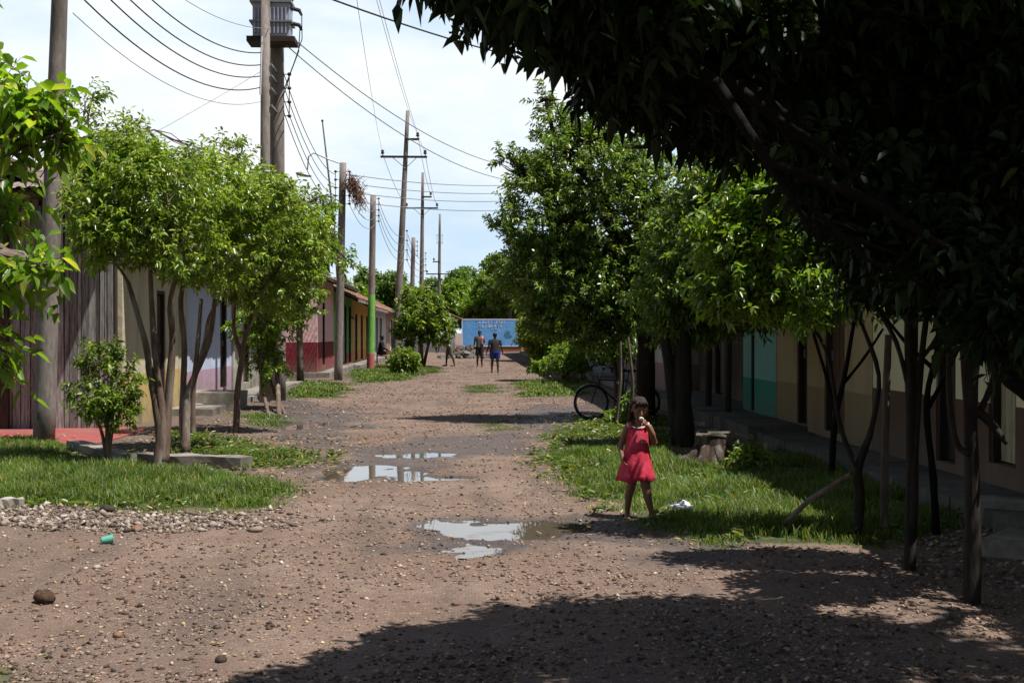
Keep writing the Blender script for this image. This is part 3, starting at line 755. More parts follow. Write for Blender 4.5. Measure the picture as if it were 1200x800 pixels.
# --- left row, near to far
def board_house():
    y = WY(143.5, XL)-.2; xa, xb = -11.5, XL-.08
    H = thing('house', ((xa+xb)/2, 24.5, 0), 'old shed of weathered vertical grey boards facing the red floor behind the near pole', 'house', 'houses along the street')
    fw = MB(); x = xa
    while x < xb-.03:
        w = min(random.uniform(.06, .15), xb-x); dy = random.uniform(-.03, .02); z = 3.9+random.uniform(-.15, .1); t = random.uniform(-.02, .02)
        fw.add([(x+.006, y+dy, .02), (x+w-.006, y+dy, .02), (x+w-.006, y+dy+.025, .02), (x+.006, y+dy+.025, .02), (x+.006+t, y+dy, z), (x+w-.006+t, y+dy, z), (x+w-.006+t, y+dy+.025, z), (x+.006+t, y+dy+.025, z)], [(0,3,2,1),(4,5,6,7),(0,1,5,4),(1,2,6,5),(2,3,7,6),(3,0,4,7)]); x += w
    fw.build('wall', m_wood, H)
    MB().box((xa, y+.06, 0), (xb, y+.12, 3.9)).build('backing', m_darkwood, H)
    MB().box((xb-.12, y+.12, 0), (xb, 26, 3.9)).build('side_wall', m_darkwood, H); MB().box((xa, y+.12, 0), (xa+.12, 26, 3.9)).build('side_wall', m_darkwood, H)
    # red-brown boards and posts at the left
    pb = MB()
    for q in (-9.35, -8.55, -7.75): pb.box((q, y-.16, 0), (q+.13, y-.05, 4.0))
    pb.build('posts', m_darkwood, H)
    MB().box((-9.22, y-.10, .02), (-8.56, y-.05, 3.6)).build('panel', pm('redbrown_wood', (.15, .06, .045), (.07, .03, .022), 5, .4, stretch=(5, 5, .8), island=.3), H)
    r = MB(); r.add([(xa-.3, 21.2, 3.98), (xb+.3, 21.2, 3.98), (xb+.3, 26.2, 4.9), (xa-.3, 26.2, 4.9), (xa-.3, 21.2, 4.03), (xb+.3, 21.2, 4.03), (xb+.3, 26.2, 4.95), (xa-.3, 26.2, 4.95)], [(0,3,2,1),(4,5,6,7),(0,1,5,4),(1,2,6,5),(2,3,7,6),(3,0,4,7)])
    R = r.build('roof', m_darkwood, H)
    cs = MB(); n = int((xb-xa+.6)/.035); V = []
    for k, (yy_, zz) in enumerate(((21.1, 4.03), (26.3, 4.985))):
        for i in range(n+1): V.append((xa-.3+(xb-xa+.6)*i/n, yy_, zz+.022+.018*math.sin(i*1.3)))
    cs.add(V, [(i, i+1, n+2+i, n+1+i) for i in range(n)]); cs.build('sheeting', pm('rusty_sheet', (.26, .22, .20), (.12, .07, .05), 3, .2, rough=.6), R)
board_house()
w_cream = W_('cream_paint', (.52, .47, .33), (.50, .36, .14), .95, dirtamt=.6)
w_blue = W_('lavender_blue_paint', (.46, .52, .68), (.40, .27, .35), .85, dirtamt=.3)
w_cem = W_('bare_cement', (.36, .35, .29), (.30, .30, .25), .8, dirtamt=.7)
w_pink = W_('pink_paint', (.74, .46, .46), (.20, .025, .035), 1.33, dirtamt=.25)
w_green = W_('lime_green_paint', (.17, .42, .09), (.45, .10, .10), .75, dirtamt=.25)
w_white = W_('pale_blue_paint', (.62, .68, .74), (.45, .50, .55), .8, dirtamt=.35)
w_yel = W_('yellow_paint', (.60, .42, .12), (.60, .30, .08), .8, dirtamt=.25)
w_brn = W_('rosy_brown_paint', (.42, .27, .22), (.30, .16, .12), .9, dirtamt=.35)
w_ora = W_('orange_paint', (.58, .33, .06), (.48, .18, .05), .9, dirtamt=.3)
w_grey = W_('grey_paint', (.30, .34, .40), (.22, .25, .30), .9, dirtamt=.4)
def dm_(name, c): return pm(name, c, tuple(v*.6 for v in c), 6, .2, stretch=(4, 4, .8), rough=.6)
d_dark = dm_('near_black_door', (.03, .026, .024)); d_grey = dm_('grey_green_door', (.22, .24, .20)); d_pur = dm_('violet_door', (.14, .12, .36)); d_lb = dm_('light_blue_door', (.45, .60, .72))
d_grn = dm_('green_door', (.06, .25, .06)); d_or = dm_('orange_door', (.55, .22, .05)); d_cr = dm_('cream_door', (.50, .44, .28)); d_br = dm_('brown_door', (.13, .07, .045)); d_white = dm_('white_door', (.65, .68, .70)); d_teal = dm_('teal_door', (.06, .30, .27))
def op(a, b, X, z0=.3, z1=2.5, m=None, kind='door', **k):
    ya, yb = sorted((WY(a, X), WY(b, X))); return dict(y=(ya, yb), z=(z0, z1), m=m, kind=kind, **k)
ya, yb = WY(143.5, XL), WY(219, XL)
house('cream house with mustard dado behind the multi-stemmed trees on the left', -1, XL, ya, yb, 3.5, 6.5, w_cream, [op(184, 194, XL, .3, 2.5, d_grey)], tile=m_tileold)
house('lavender blue house with a tall black doorway and purple foot', -1, XL, yb+.03, WY(272, XL), 3.4, 6.5, w_blue, [op(258, 266, XL, .35, 3.0, d_dark)], tile=m_tileold)
XB = -5.75
house('pale lilac and bare cement house between the trees, far end of the left group', -1, XB, WY(273.5, XB), WY(318, XB), 3.3, 6.5, w_cem, [op(285, 292, XB, .35, 2.5, d_br), op(303, 309, XB, .35, 2.5, d_grey)], tile=m_tileold)
XP = -5.2
yp0 = WY(371.5, XP)
house('pink house with dark maroon dado and narrow slit door, on a pale ledge', -1, XP, yp0, WY(391, XP), 3.75, 6.0, w_pink, [op(378, 381, XP, .45, 3.05, d_dark)], ridge=1.25, over=1.0, tile=m_tileold)
house('green fronted house with light blue and violet doors under tiled eaves', -1, XP, WY(391, XP)+.03, WY(412, XP), 3.45, 6.0, w_green, [op(394.5, 397, XP, .4, 2.7, d_grn), op(402, 406.5, XP, .3, 2.9, d_lb), op(408.5, 411.5, XP, .3, 2.9, d_pur)], ridge=1.35, over=1.0, fascia=m_conc)
house('yellow house with orange doors, behind the green painted pole', -1, XP, WY(412, XP)+.03, WY(434, XP), 3.35, 6.0, w_yel, [op(416, 419, XP, .3, 2.6, d_pur), op(422.5, 425.5, XP, .3, 2.6, d_or), op(429, 431.5, XP, .3, 2.6, d_or)], ridge=1.5, over=1.0, fascia=m_conc)
house('pale blue house with white barred windows, beside the person in dark clothes', -1, XP, WY(434, XP)+.03, WY(452, XP), 3.3, 6.0, w_white, [op(440.5, 443, XP, .9, 2.6, d_white, 'window', bm=m_conc), op(445, 447.5, XP, .9, 2.6, d_white, 'window', bm=m_conc)], ridge=1.5, over=.9)
house('rosy brown house beyond the barred windows, half hidden by the small round tree', -1, XP, WY(452, XP)+.03, WY(466, XP), 3.2, 6.0, w_brn, [op(457, 460, XP, .3, 2.6, d_white)], ridge=1.4)
house('orange house behind the small round tree, the last of the far left row', -1, XP, WY(466, XP)+.03, 128.0, 3.1, 6.0, w_ora, [op(470, 472, XP, .3, 2.5, d_br), op(475, 476.5, XP, .3, 2.5, d_grn)], ridge=1.4)
# end house with a tiled roof left of the mural wall
hx0, hy0 = P3(500, 389, 103)[0], 101.5
house('low house with a reddish tiled roof left of the blue painted wall', -1, P3(543, 389, 103)[0]-.7, 107.0, 113.0, 2.95, 5.2, w_grey, [], ridge=1.1, over=.6)
# --- right row
XR = 5.2
w_rcream = W_('dim_cream_paint', (.78, .70, .44), (.13, .075, .05), 1.0, dirtamt=.2)
w_adobe = W_('ochre_mud_wall', (.44, .34, .19), (.32, .23, .12), .9, dirtamt=.8)
w_teal = W_('teal_paint', (.24, .50, .47), (.05, .30, .24), .88, dirtamt=.2)
w_shade = W_('shade_dark_wall', (.05, .04, .032), (.04, .032, .025), .9, dirtamt=.6)  # near-black: the porch's deep shade is put into the wall colour
w_rblue = W_('sky_blue_paint', (.30, .44, .58), (.20, .30, .42), .9, dirtamt=.3)
w_rwhite = W_('grey_white_paint', (.44, .43, .42), (.30, .20, .18), .9, dirtamt=.4)
house('cream house with brown dado and plank door behind the slender trees at the right edge', 1, XR, 6.5, WY(1023, XR), 3.3, 6.5, w_rcream, [op(1159, 1191, XR, .42, 2.35, d_cr, w=.09), op(1097, 1120, XR, .3, 2.6, d_dark), op(1064, 1076, XR, .3, 2.6, d_br)], over=.8, tile=m_tileold)
house('ochre mud-walled house with a black doorway, right of the teal one', 1, XR, WY(1023, XR)+.03, WY(910, XR), 3.3, 6.5, w_adobe, [op(934, 946, XR, .3, 2.8, d_dark), op(966, 990, XR, .3, 2.7, d_br)], over=1.2, tile=m_tileold)
house('teal house with darker green dado on the shaded right side', 1, XR, WY(910, XR)+.03, WY(871, XR), 3.3, 6.5, w_teal, [op(880, 884, XR, .3, 2.5, d_teal)], over=1.2, tile=m_tileold)
HD = house('mud-walled house beyond the teal one, its deep shade put into the wall colour', 1, XR+.6, WY(871, XR)+.03, 31.0, 3.2, 6.0, w_shade, [op(838, 848, XR+.6, .3, 2.6, d_dark)], over=1.7, tile=m_tileold)
house('grey-white house behind the big round tree on the right', 1, XR, 31.1, 40.0, 3.2, 6.0, w_rwhite, [op(762, 768, XR, .3, 2.5, d_br)], over=1.0)
house('sky blue house glimpsed between the trunks beyond the bicycle', 1, XR, 40.1, 54.0, 3.2, 6.0, w_rblue, [op(716, 722, XR, .3, 2.5, d_dark), op(706, 709, XR, .3, 2.5, d_white)], over=1.0)
house('low cream house far down the right side of the street', 1, XR, 54.1, 72.0, 3.1, 6.0, w_rcream, [op(690, 694, XR, .3, 2.5, d_br)], over=1.0)
house('brown house at the far right end before the blue wall', 1, XR, 72.1, 98.0, 3.0, 6.0, w_brn, [op(672, 675, XR, .3, 2.5, d_br)], over=1.0)
# porch posts of the shaded house
for q in (22.6, 24.4, 26.6, 28.8):
    MB().tube([(4.75, q, .25), (4.78, q, 2.95)], [.06, .05], 7).build('porch_post', m_darkwood, HD)
# pavements and ledges
m_concd = pm('dark_concrete', (.15, .135, .12), (.08, .07, .06), 7, .4, c3=(.06, .05, .04), s3=1.5)  # darker version of the concrete, for the nearer right-hand pavements
pavement(4.42, 5.2, 8.6, 18.9, .21, m_concd); pavement(4.30, 5.78, 19.0, 31.0, .28, m_concd); pavement(4.5, 5.2, 31.1, 98, .22, m_conc, joints=3)
pavement(-5.8, -4.9, WY(195, XL), 40, .18, m_conc); 
pavement(-6.9, -4.72, yp0-.35, 58.0, .24, m_conc); pavement(-5.2, -4.55, 58.1, 128, .2, m_conc, joints=3)
rf_ = MB().box((-12, 18.95, -.1), (-5.3, 22.3, .07)).build('pavement', m_redfloor); rf_['kind'] = 'structure'
# ================================================================== STREET FURNITURE
# ---- end wall with painted mural
def mural():
    d = 108.0; a = P3(541, 389, d); b = P3(611, 389, d); y = a[1]
    x0, x1 = a[0], b[0]; zt = P3(0, 373.5, d)[2]; zb = P3(0, 406, d)[2]
    W = thing('painted_wall', ((x0+x1)/2, y, 0), 'blue painted street-end wall with white lettering on a red brick foot', 'wall')
    MB().box((x0, y, zb), (x1, y+.22, zt)).build('panel', wallmat('mural_blue', (.13, .36, .72), None, 1, dirt=(.30, .50, .78), dirtamt=.45), W)
    MB().box((x0-.5, y+.03, -.1), (x1+.02, y+.25, zb)).build('brick_foot', m_brick, W)
    mw = pm('mural_white', (.68, .72, .80), (.45, .55, .72), 5, .1)
    br = MB(); yy = y-.012
    for q0, q1 in (((x0, zt-.10), (x1, zt)), ((x0, zb), (x0+.09, zt-.10)), ((x1-.09, zb), (x1, zt-.10)), ((x0+.09, zb), (x1-.09, zb+.07))):
        br.box((q0[0], yy, q0[1]), (q1[0], y, q1[1]))
    br.build('border', mw, W)
    # two lines of brush lettering: too worn to read in the photo, so only strokes
    lt = MB(); rr = random.Random(5); Wd = x1-x0
    for (u0, u1, zc, hh) in ((.24, .74, zt-.30, .22), (.28, .68, zt-.62, .26), (.50, .60, zt-.92, .12)):
        x = x0+u0*Wd
        while x < x0+u1*Wd:
            w = hh*rr.uniform(.5, .8)
            for s in range(rr.choice((2, 3))):
                if rr.random() < .55: xx = x+rr.uniform(0, w); lt.box((xx, yy, zc-hh/2), (xx+.05, y-.001, zc+hh/2))
                else: zz = zc+rr.uniform(-hh/2, hh/2-.05); lt.box((x, yy-.003, zz), (x+w, y-.001, zz+.05))
            x += w+.09
    lt.build('lettering', mw, W)
    em = MB(); ex, ez = x0+.775*Wd, zb+.34*(zt-zb)+.15
    for i in range(26):
        a_ = rr.uniform(0, 6.28); q = rr.uniform(0, .3)
        cx, cz = ex+q*math.cos(a_)*1.0, ez+q*math.sin(a_)*1.25; s = rr.uniform(.05, .13)
        pts = [(cx+s*math.cos(k*1.047+i)*rr.uniform(.7, 1.2), yy-.001*i/26-.002, cz+s*math.sin(k*1.047+i)*rr.uniform(.7, 1.2)) for k in range(6)]
        em.add(pts, [tuple(range(6))])
    em.build('emblem', pm('mural_emblem', (.045, .16, .24), (.08, .25, .36), 9, .1), W)
    c = P3(613.5, 389, d); e = P3(640, 389, d)
    w2 = thing('low_wall', ((c[0]+e[0])/2, y+.4, 0), 'low pale wall on brick right of the blue painted wall', 'wall')
    MB().box((c[0], y+.3, -.1), (e[0], y+.5, .75)).build('brick_foot', m_brick, w2)
    MB().box((c[0], y+.32, .75), (e[0], y+.48, 1.35)).build('panel', pm('pale_plaster', (.50, .42, .36), (.3, .25, .2), 4, .2), w2)
mural()

# ---- poles
def insulator(mb, p, s=1.0):
    x, y, z = p
    mb.rings([[(x+r*s*math.cos(k*math.pi/4), y+r*s*math.sin(k*math.pi/4), z+h*s) for k in range(8)] for r, h in ((.02, 0), (.055, .02), (.06, .05), (.035, .07), (.05, .09), (.05, .12), (.02, .15))])
m_pole = m_concpole; m_ins = pm('brown_porcelain', (.06, .05, .06), (.03, .025, .03), 10, 0, rough=.3)
def pole(label, base, h, r0, r1, lean=(0, 0), cross=None, rack=None, painted=None, group='utility poles along the street', flat_top=True, mat=None, name='utility_pole'):
    bx_, by_ = base[0], base[1]; z0 = gh(bx_, by_)-.3
    R = thing(name, (bx_, by_, z0+.3), label, 'utility pole', group)
    top = np.array([bx_+lean[0], by_+lean[1], h])
    def at(z): t = (z-z0)/(h-z0); return np.array([bx_+lean[0]*t, by_+lean[1]*t, z]), r0+(r1-r0)*t
    n = 10
    pts = [at(z0+(h-z0)*i/n)[0] for i in range(n+1)]; rs = [r0+(r1-r0)*i/n for i in range(n+1)]
    MB().tube(pts, rs, 14).build('shaft', mat or m_pole, R, smooth=True)
    if cross:
        for zc, xa, xb, pins in cross:
            p, r = at(zc); cb = MB(); cb.box((p[0]+xa, p[1]-r-.10, zc-.05), (p[0]+xb, p[1]-r-.01, zc+.05)); c = cb.build('crossarm', m_darkwood, R)
            ib = MB()
            for q in pins: 
                ib.tube([(p[0]+q, p[1]-r-.05, zc+.05), (p[0]+q, p[1]-r-.05, zc+.14)], .015, 5); insulator(ib, (p[0]+q, p[1]-r-.05, zc+.12), 1.5)
            ib.build('insulators', m_ins, c)
            if xb-xa > 1.4:
                bb = MB()
                for q in (xa*.5, xb*.5): bb.tube([(p[0]+q, p[1]-r-.04, zc-.05), (p[0], p[1]-r-.01, zc-.55)], .014, 4)
                bb.build('brace', m_steel, c)
    if rack:
        z_a, z_b, sd, nn = rack; ib = MB(); p, r = at((z_a+z_b)/2)
        for sgn in ((1, -1) if sd == 0 else (sd,)):
            xq = p[0]+sgn*(r+.12)
            ib.tube([(xq, p[1], z_a-.05), (xq, p[1], z_b+.05)], .012, 4)
            for i in range(nn):
                z = z_a+(z_b-z_a)*i/max(nn-1, 1)
                ib.ball((xq, p[1], z), (.055, .055, .045), 7, 5); ib.tube([(p[0], p[1], z), (xq, p[1], z)], .01, 4)
        ib.build('insulator_rack', m_ins, R)
    if painted:
        for z_a, z_b, mt in painted:
            pa, ra = at(z_a); pb, rb = at(z_b); MB().tube([pa, pb], [ra+.006, rb+.006], 14, cap=False).build('paint_band', mt, R, smooth=True)
    return R, at
b0 = G(50, 524)
p0, at0 = pole('thick near concrete pole at the left, partly behind hanging leaves', b0, 8.2, .160, .105, lean=(.32, 0), rack=(7.2, 8.0, 1, 4))
# small stencil mark on the near pole
MB().box((b0[0]-.02, b0[1]-.186, .42), (b0[0]+.0, b0[1]-.17, .52)).build('mark', m_black, p0)
bt = P3(317, 389, 30); bt[2] = 0
pT, atT = pole('twin concrete pole carrying the grey transformer above the left trees', (bt[0]+.04, bt[1]+.86), 11.2, .20, .155, rack=(6.9, 7.9, 1, 4))
MB().tube([(bt[0]-.12, bt[1]-.12, -.2), (bt[0]-.08, bt[1]-.14, 11.0)], [.13, .10], 12).build('second_shaft', m_pole, pT, smooth=True)
MB().tube([(bt[0]-.19, bt[1]-.27, 7.2), (bt[0]-.15, bt[1]-.27, 8.55)], .022, 6).build('conduit', pm('white_pvc', (.75,.75,.75), (.6,.6,.6), 5, 0), pT)
for z in (7.35, 7.65, 7.9, 6.95): MB().box((bt[0]+.03, bt[1]-.2, z), (bt[0]+.07, bt[1]+.9, z+.04)).build('strap', m_steel, pT)
Tt = thing('transformer', (bt[0]+.1, bt[1]+.35, 8.55), 'grey boxy transformer mounted high on the twin pole', 'transformer')
tk = MB(); xx0, xx1 = bt[0]-.42, bt[0]+.44
tk.box((xx0, bt[1]+.08, 8.62), (xx1, bt[1]+.66, 9.42))
for i in range(9): tk.box((xx0+.05+i*.09, bt[1]+.02, 8.7), (xx0+.075+i*.09, bt[1]+.08, 9.3))
tk.build('tank', pm('transformer_grey', (.46, .47, .56), (.36, .37, .45), 4, .1, rough=.5), Tt)
fl = MB(); fl.box((xx0-.06, bt[1], 9.42), (xx1+.05, bt[1]+.7, 9.49)); fl.box((xx0-.07, bt[1], 8.96), (xx1+.06, bt[1]+.7, 9.0)); fl.build('flange', m_steel, Tt)
MB().box((xx0-.13, bt[1]-.02, 8.5), (xx1+.13, bt[1]+.7, 8.62)).build('bracket', m_darkwood, Tt)
bs = MB()
for q in (.1, .35, .6): insulator(bs, (xx0+q*1.2+.1, bt[1]+.35, 9.49), 1.8)
for z in (9.3, 8.95): bs.tube([(xx1, bt[1]+.3, z+.05), (xx1+.2, bt[1]+.3, z), (xx1+.26, bt[1]+.3, z-.12)], [.05, .05, .03], 7)
bs.build('bushings', m_ins, Tt)
lead = MB()
lead.tube([(xx1+.26, bt[1]+.3, 9.2), (xx1+.28, bt[1]+.2, 8.6), (xx1+.12, bt[1], 8.0), (bt[0]+.33, bt[1], 7.4)], .012, 5)
lead.tube([(xx1+.22, bt[1]+.3, 8.9), (xx1+.2, bt[1]+.2, 8.3), (xx1+.05, bt[1], 7.8), (bt[0]+.30, bt[1], 7.2)], .012, 5)
lead.build('leads', m_black, Tt)
b2 = G(396, 447); p2, at2 = pole('pole with curved lamp arm and a clump of dry brush, before the pink house', b2, 7.5, .15, .115, lean=(.18, 0), rack=(6.1, 7.2, 0, 5))
tp2, _ = at2(7.45)
La = thing('street_lamp', tp2, 'small street lamp on a curved arm reaching left from its pole', 'street lamp')
MB().tube([tp2+[0, 0, 0], tp2+[-.5, -.2, .15], tp2+[-.95, -.4, .33], tp2+[-1.12, -.45, .2], tp2+[-1.16, -.46, -.25]], .025, 6).build('arm', m_steel, La)
lh = tp2+np.array([-1.3, -.5, -.42])
MB().rings([[(lh[0]+x+r*.0, lh[1]+r*math.cos(a), lh[2]+.18*x*-1+r*math.sin(a)*.55) for a in np.linspace(0, 2*math.pi, 10, endpoint=False)] for x, r in ((-.25, .03), (-.2, .10), (0, .14), (.2, .09), (.28, .04))]).build('lamp_head', m_steel, La, smooth=True)
# clump of dry brush caught on the pole
nb_ = P3(408, 222, 43.8)
cb_ = MB(); rr = random.Random(2)
for i in range(420):
    u = rr.random(); c = np.array([nb_[0]+.02+.40*u, nb_[1], nb_[2]+.28-.72*u*u])
    dirn = np.array([rr.gauss(.15, .5), rr.gauss(0, .4), rr.gauss(-.6, .6)]); dirn /= np.linalg.norm(dirn)
    s = c+np.array([rr.gauss(0, .09), rr.gauss(0, .09), rr.gauss(0, .13)]); cb_.tube([s, s+dirn*rr.uniform(.12, .38)], [.014, .006], 3, cap=False)
tag(cb_.build('dry_brush', pm('dry_brush', (.20, .10, .055), (.09, .05, .035), 9, 0), loc=nb_), 'brown clump of dry brush caught high on the lamp pole', 'dry brush')
b3_ = G(434, 434); m_pg = pm('pole_green', (.20, .46, .10), (.13, .33, .07), 5, .1); m_pr = pm('pole_pink', (.50, .13, .13), (.36, .10, .09), 5, .1)
p3, at3 = pole('shorter pole with its lower half painted green over a red foot', b3_, 7.75, .17, .13, lean=(.13, 0), rack=(6.6, 7.6, 1, 5), painted=[(.75, 3.35, m_pg), (-.1, .75, m_pr)])
c4 = P3(463, 389, 62); p4, at4 = pole('tall leaning pole with a long crossarm, tallest in the distance', c4, 12.4, .22, .09, lean=(.62, 0), cross=[(10.15, -1.2, 1.05, (-1.1, .95)), (11.0, -.05, .62, (.55,))], rack=(5.2, 6.6, 1, 4))
c5 = P3(481, 389, 82); p5, at5 = pole('short bare pole between the two crossarm poles', c5, 7.75, .17, .13, lean=(.2, 0), rack=(6.6, 7.5, 1, 4))
c6 = P3(493, 389, 86); p6, at6 = pole('second crossarm pole, just right of the short bare pole', c6, 12.4, .2, .09, lean=(.15, 0), cross=[(10.0, -1.15, 1.05, (-1.05, .98)), (10.75, -.05, .62, (.55,))], rack=(5.8, 7.0, 1, 4))
c7 = P3(514, 389, 115); p7, at7 = pole('farthest crossarm pole near the end of the street', c7, 12.3, .2, .1, lean=(.12, 0), cross=[(6.9, -1.2, 1.2, (-1.1, 1.1)), (8.0, -.6, .05, (-.5,))], rack=(9.7, 10.4, 0, 2))
# leaning thin mast in the yard behind the trees
ma_ = P3(395.5, 316, 49); mt_ = P3(378, 142, 48)
MM = thing('mast', ma_, 'thin bent mast rising from the pink house roof, leaning left beside the lamp pole', 'mast')
MB().tube([ma_-[0, 0, .3], P3(391, 255, 48.5), P3(383, 185, 48), mt_], [.05, .045, .035, .03], 6).build('tube', m_steel, MM); MB().ball(mt_, .05, 6, 5).build('tip', m_ins, MM)

# ---- wires
m_wire = pm('black_wire', (.03, .03, .035), (.02, .02, .02), 5, 0); m_wireg = pm('grey_wire', (.22, .22, .24), (.16, .16, .18), 5, 0)
def wire(a, b, sag, label, r=.011, mat=None, group='overhead wires'):
    a = np.array(a, float); b = np.array(b, float); n = 22; pts = []
    for i in range(n+1):
        t = i/n; p = a+(b-a)*t; p[2] -= sag*4*t*(1-t); pts.append(p)
    tag(MB().tube(pts, r, 5).build('wire', mat or m_wire, loc=a), label, 'wire', group)
def pr(at, z, dx=.2): return at(z)[0]+np.array([dx, 0, 0])
zT = [7.55, 7.8, 8.05, 8.3]
for i, (za, zb_) in enumerate(((6.75, 7.4), (7.15, 7.66), (7.45, 7.92), (7.8, 8.2))):
    wire(pr(at0, za, .2), (bt[0]-.18, bt[1]-.14, zb_), .55, ('lowest', 'second lowest', 'third', 'topmost')[i]+' of four thick black cables from the near left pole to the transformer pole', .013, group='cables from the near pole to the transformer pole')
wire(pr(at0, 6.4, .2), (bt[0]-.2, bt[1]-.2, 7.05), .5, 'thin grey cable lowest of those between the near pole and transformer pole', .007, m_wireg)
wire(pr(at0, 8.1, .1), (bt[0]+.0, bt[1]-.2, 8.75), .5, 'topmost thin grey cable from the near pole to the transformer', .007, m_wireg)
wire((bt[0]-.2, bt[1], 7.8), (-7.4, 24.5, 4.6), .05, 'thin service drop slanting down left from the transformer pole', .006, m_wireg)
for i, (za, zb_) in enumerate(((6.9, 6.1), (7.2, 6.4), (7.5, 6.75), (7.8, 7.1))):
    wire((bt[0]+.3, bt[1], za), pr(at2, zb_, -.25), .5, ('lowest', 'second lowest', 'third', 'topmost')[i]+' grey cable of four from the transformer pole to the lamp pole', .011, m_wireg, group='cables from the transformer pole to the lamp pole')
for i, z in enumerate((6.1, 6.45, 6.8, 7.15)):
    wire(pr(at2, z, .25), pr(at3, z+.35, .1), .45, ('lowest', 'second lowest', 'third', 'topmost')[i]+' grey cable of four from the lamp pole to the half-green pole', .010, m_wireg, group='cables from the lamp pole to the half-green pole')
    wire(pr(at3, 6.6+i*.3, .25), pr(at4, 5.2+i*.4, .2), .6, ('lowest', 'second lowest', 'third', 'topmost')[i]+' grey cable of four from the half-green pole to the tall leaning pole', .011, m_wireg, group='cables from the half-green pole to the tall pole')
    wire(pr(at4, 5.2+i*.4, .3), pr(at6, 5.8+i*.35, .2), .6, ('lowest', 'second lowest', 'third', 'topmost')[i]+' grey cable of four from the tall leaning pole to the second crossarm pole', .012, m_wireg, group='cables between the crossarm poles')
# street-crossing service wires towards the right
for i, (ya_, yb_) in enumerate(((205, 215), (211, 224), (222, 233), (232, 244))):
    a = pr(at2, 7.1-.3*i, .2); b = P3(600, yb_, 60)
    wire(a, b+np.array([1.2, 0, 0]), .22, ('topmost', 'second', 'third', 'lowest')[i]+' thin wire crossing the street from lamp pole to right trees', .014, m_wireg, group='wires crossing the street')
wire((bt[0]+.35, bt[1]+.2, 8.75), P3(600, 196, 48), .55, 'long upper grey wire from the transformer across the street to the right', .013, m_wireg)
wire((bt[0]+.35, bt[1]+.2, 8.45), P3(600, 212, 48), .6, 'long lower grey wire from the transformer across the street to the right', .013, m_wireg)
wire(P3(330, -22, 13), P3(690, 84, 22), .12, 'black wire sloping across the sky into the dark canopy', .011)
for dx, zq, nm_ in ((-1.1, 10.3, 'left'), (.95, 10.3, 'right'), (.55, 11.2, 'upper middle')):
    wire(P3(418+dx*9, -70, 22), at4(zq)[0]+np.array([dx, -.2, 0]), .3, nm_+' faint wire coming overhead down to the tall leaning pole', .006, m_wireg, group='high-voltage wires to the tall pole')
    wire(at4(zq)[0]+np.array([dx, -.2, 0]), at6(min(zq, 10.2+(zq > 10.5)*.7))[0]+np.array([dx, -.2, 0]), .3, nm_+' high wire between the tall leaning pole and second crossarm pole', .012, m_wireg, group='high-voltage wires between crossarm poles')

# ================================================================== SMALL THINGS ON THE GROUND
# kerb slab and earth bank at the left trees
def slab(pa, pb, w, h, mat, name, label, cat, t=0, rot=True):
    a = G(*pa); b = G(*pb); v = b-a; L = np.linalg.norm(v[:2]); u = v[:2]/L; n_ = np.array([-u[1], u[0]])
    ang = math.atan2(u[1], u[0]); z = gh(*(a+b)[:2]/2)
    M = Matrix.Translation((a[0], a[1], z)) @ Matrix.Rotation(ang, 4, 'Z') @ Matrix.Rotation(t, 4, 'Y')
    mb = MB(); nseg = 7
    R = []
    for i in range(nseg+1):
        q = L*i/nseg; jj = lambda: random.uniform(-.02, .02)
        R.append([tuple(M @ Vector(p)) for p in ((q, 0+jj(), -.06), (q, w+jj(), -.06), (q, w+jj(), h+jj()*.6), (q, 0+jj(), h+jj()*.6))])
    mb.rings(R); o = mb.build(name, mat, loc=((a+b)/2*[1, 1, 0]+[0, 0, z])); return tag(o, label, cat)
slab((150, 546), (282, 551), .30, .13, m_conc, 'kerb_slab', 'long concrete kerb slab under the multi-stemmed trees on the left', 'kerb')
slab((78, 530), (140, 548), .22, .12, m_conc, 'kerb_slab', 'short tilted concrete slab beside the small bush at the left', 'kerb')
bl = G(245, 484)
Bk = thing('concrete_ledge', (bl[0]-.1, bl[1]+.6, 0), 'raised concrete block step before the lavender blue house', 'step')
MB().box((bl[0]-.9, bl[1]-.1, -.1), (bl[0]+.55, bl[1]+1.5, .42), jit=.02).build('top_slab', m_conc, Bk); MB().box((bl[0]-1.1, bl[1]-.5, -.1), (bl[0]-.1, bl[1]-.12, .22), jit=.02).build('lower_step', m_conc, Bk)
bs_ = G(2, 497, .07)
Bs = thing('brick_step', (bs_[0]-.2, bs_[1], .07), 'low brick step on the red floor at the far left', 'step')
bm = MB()
for j in range(3):
    for i in range(4): bm.box((bs_[0]-.85+i*.25+(j % 2)*.05, bs_[1]-.1, .07+j*.075), (bs_[0]-.61+i*.25+(j % 2)*.05, bs_[1]+.25, .14+j*.075), jit=.004)
bm.build('bricks', m_brick, Bs)
# steps at the right edge
for (pa, pb, w, h, lab) in (((1130, 622), (1260, 634), .45, .22, 'upper concrete step at the right edge below the cream house'), ((1150, 655), (1270, 668), .7, .12, 'lower broad concrete step at the right edge with broken stones')):
    slab(pa, pb, w, h, m_conc, 'concrete_step', lab, 'step')
# white broken planks behind the stump
m_wp = pm('bleached_wood', (.42, .38, .34), (.22, .19, .16), 8, .2)
for k, (pa, pb) in enumerate((((812, 512), (846, 510)), ((798, 500), (838, 503)), ((760, 505), (800, 508)), ((905, 566), (940, 566)))):
    slab(pa, pb, .10, .05, m_wp, 'broken_board', ('bleached broken board lying just above the stump', 'bleached board behind the stump, farther from the camera', 'pale board on the ground between the girl and the stump trunk', 'pale flat board lying in the grass right of the stump')[k], 'board', t=-.03)
slab((-20, 602), (28, 599), .12, .07, m_wp, 'broken_board', 'pale board at the left edge between grass and gravel', 'board')
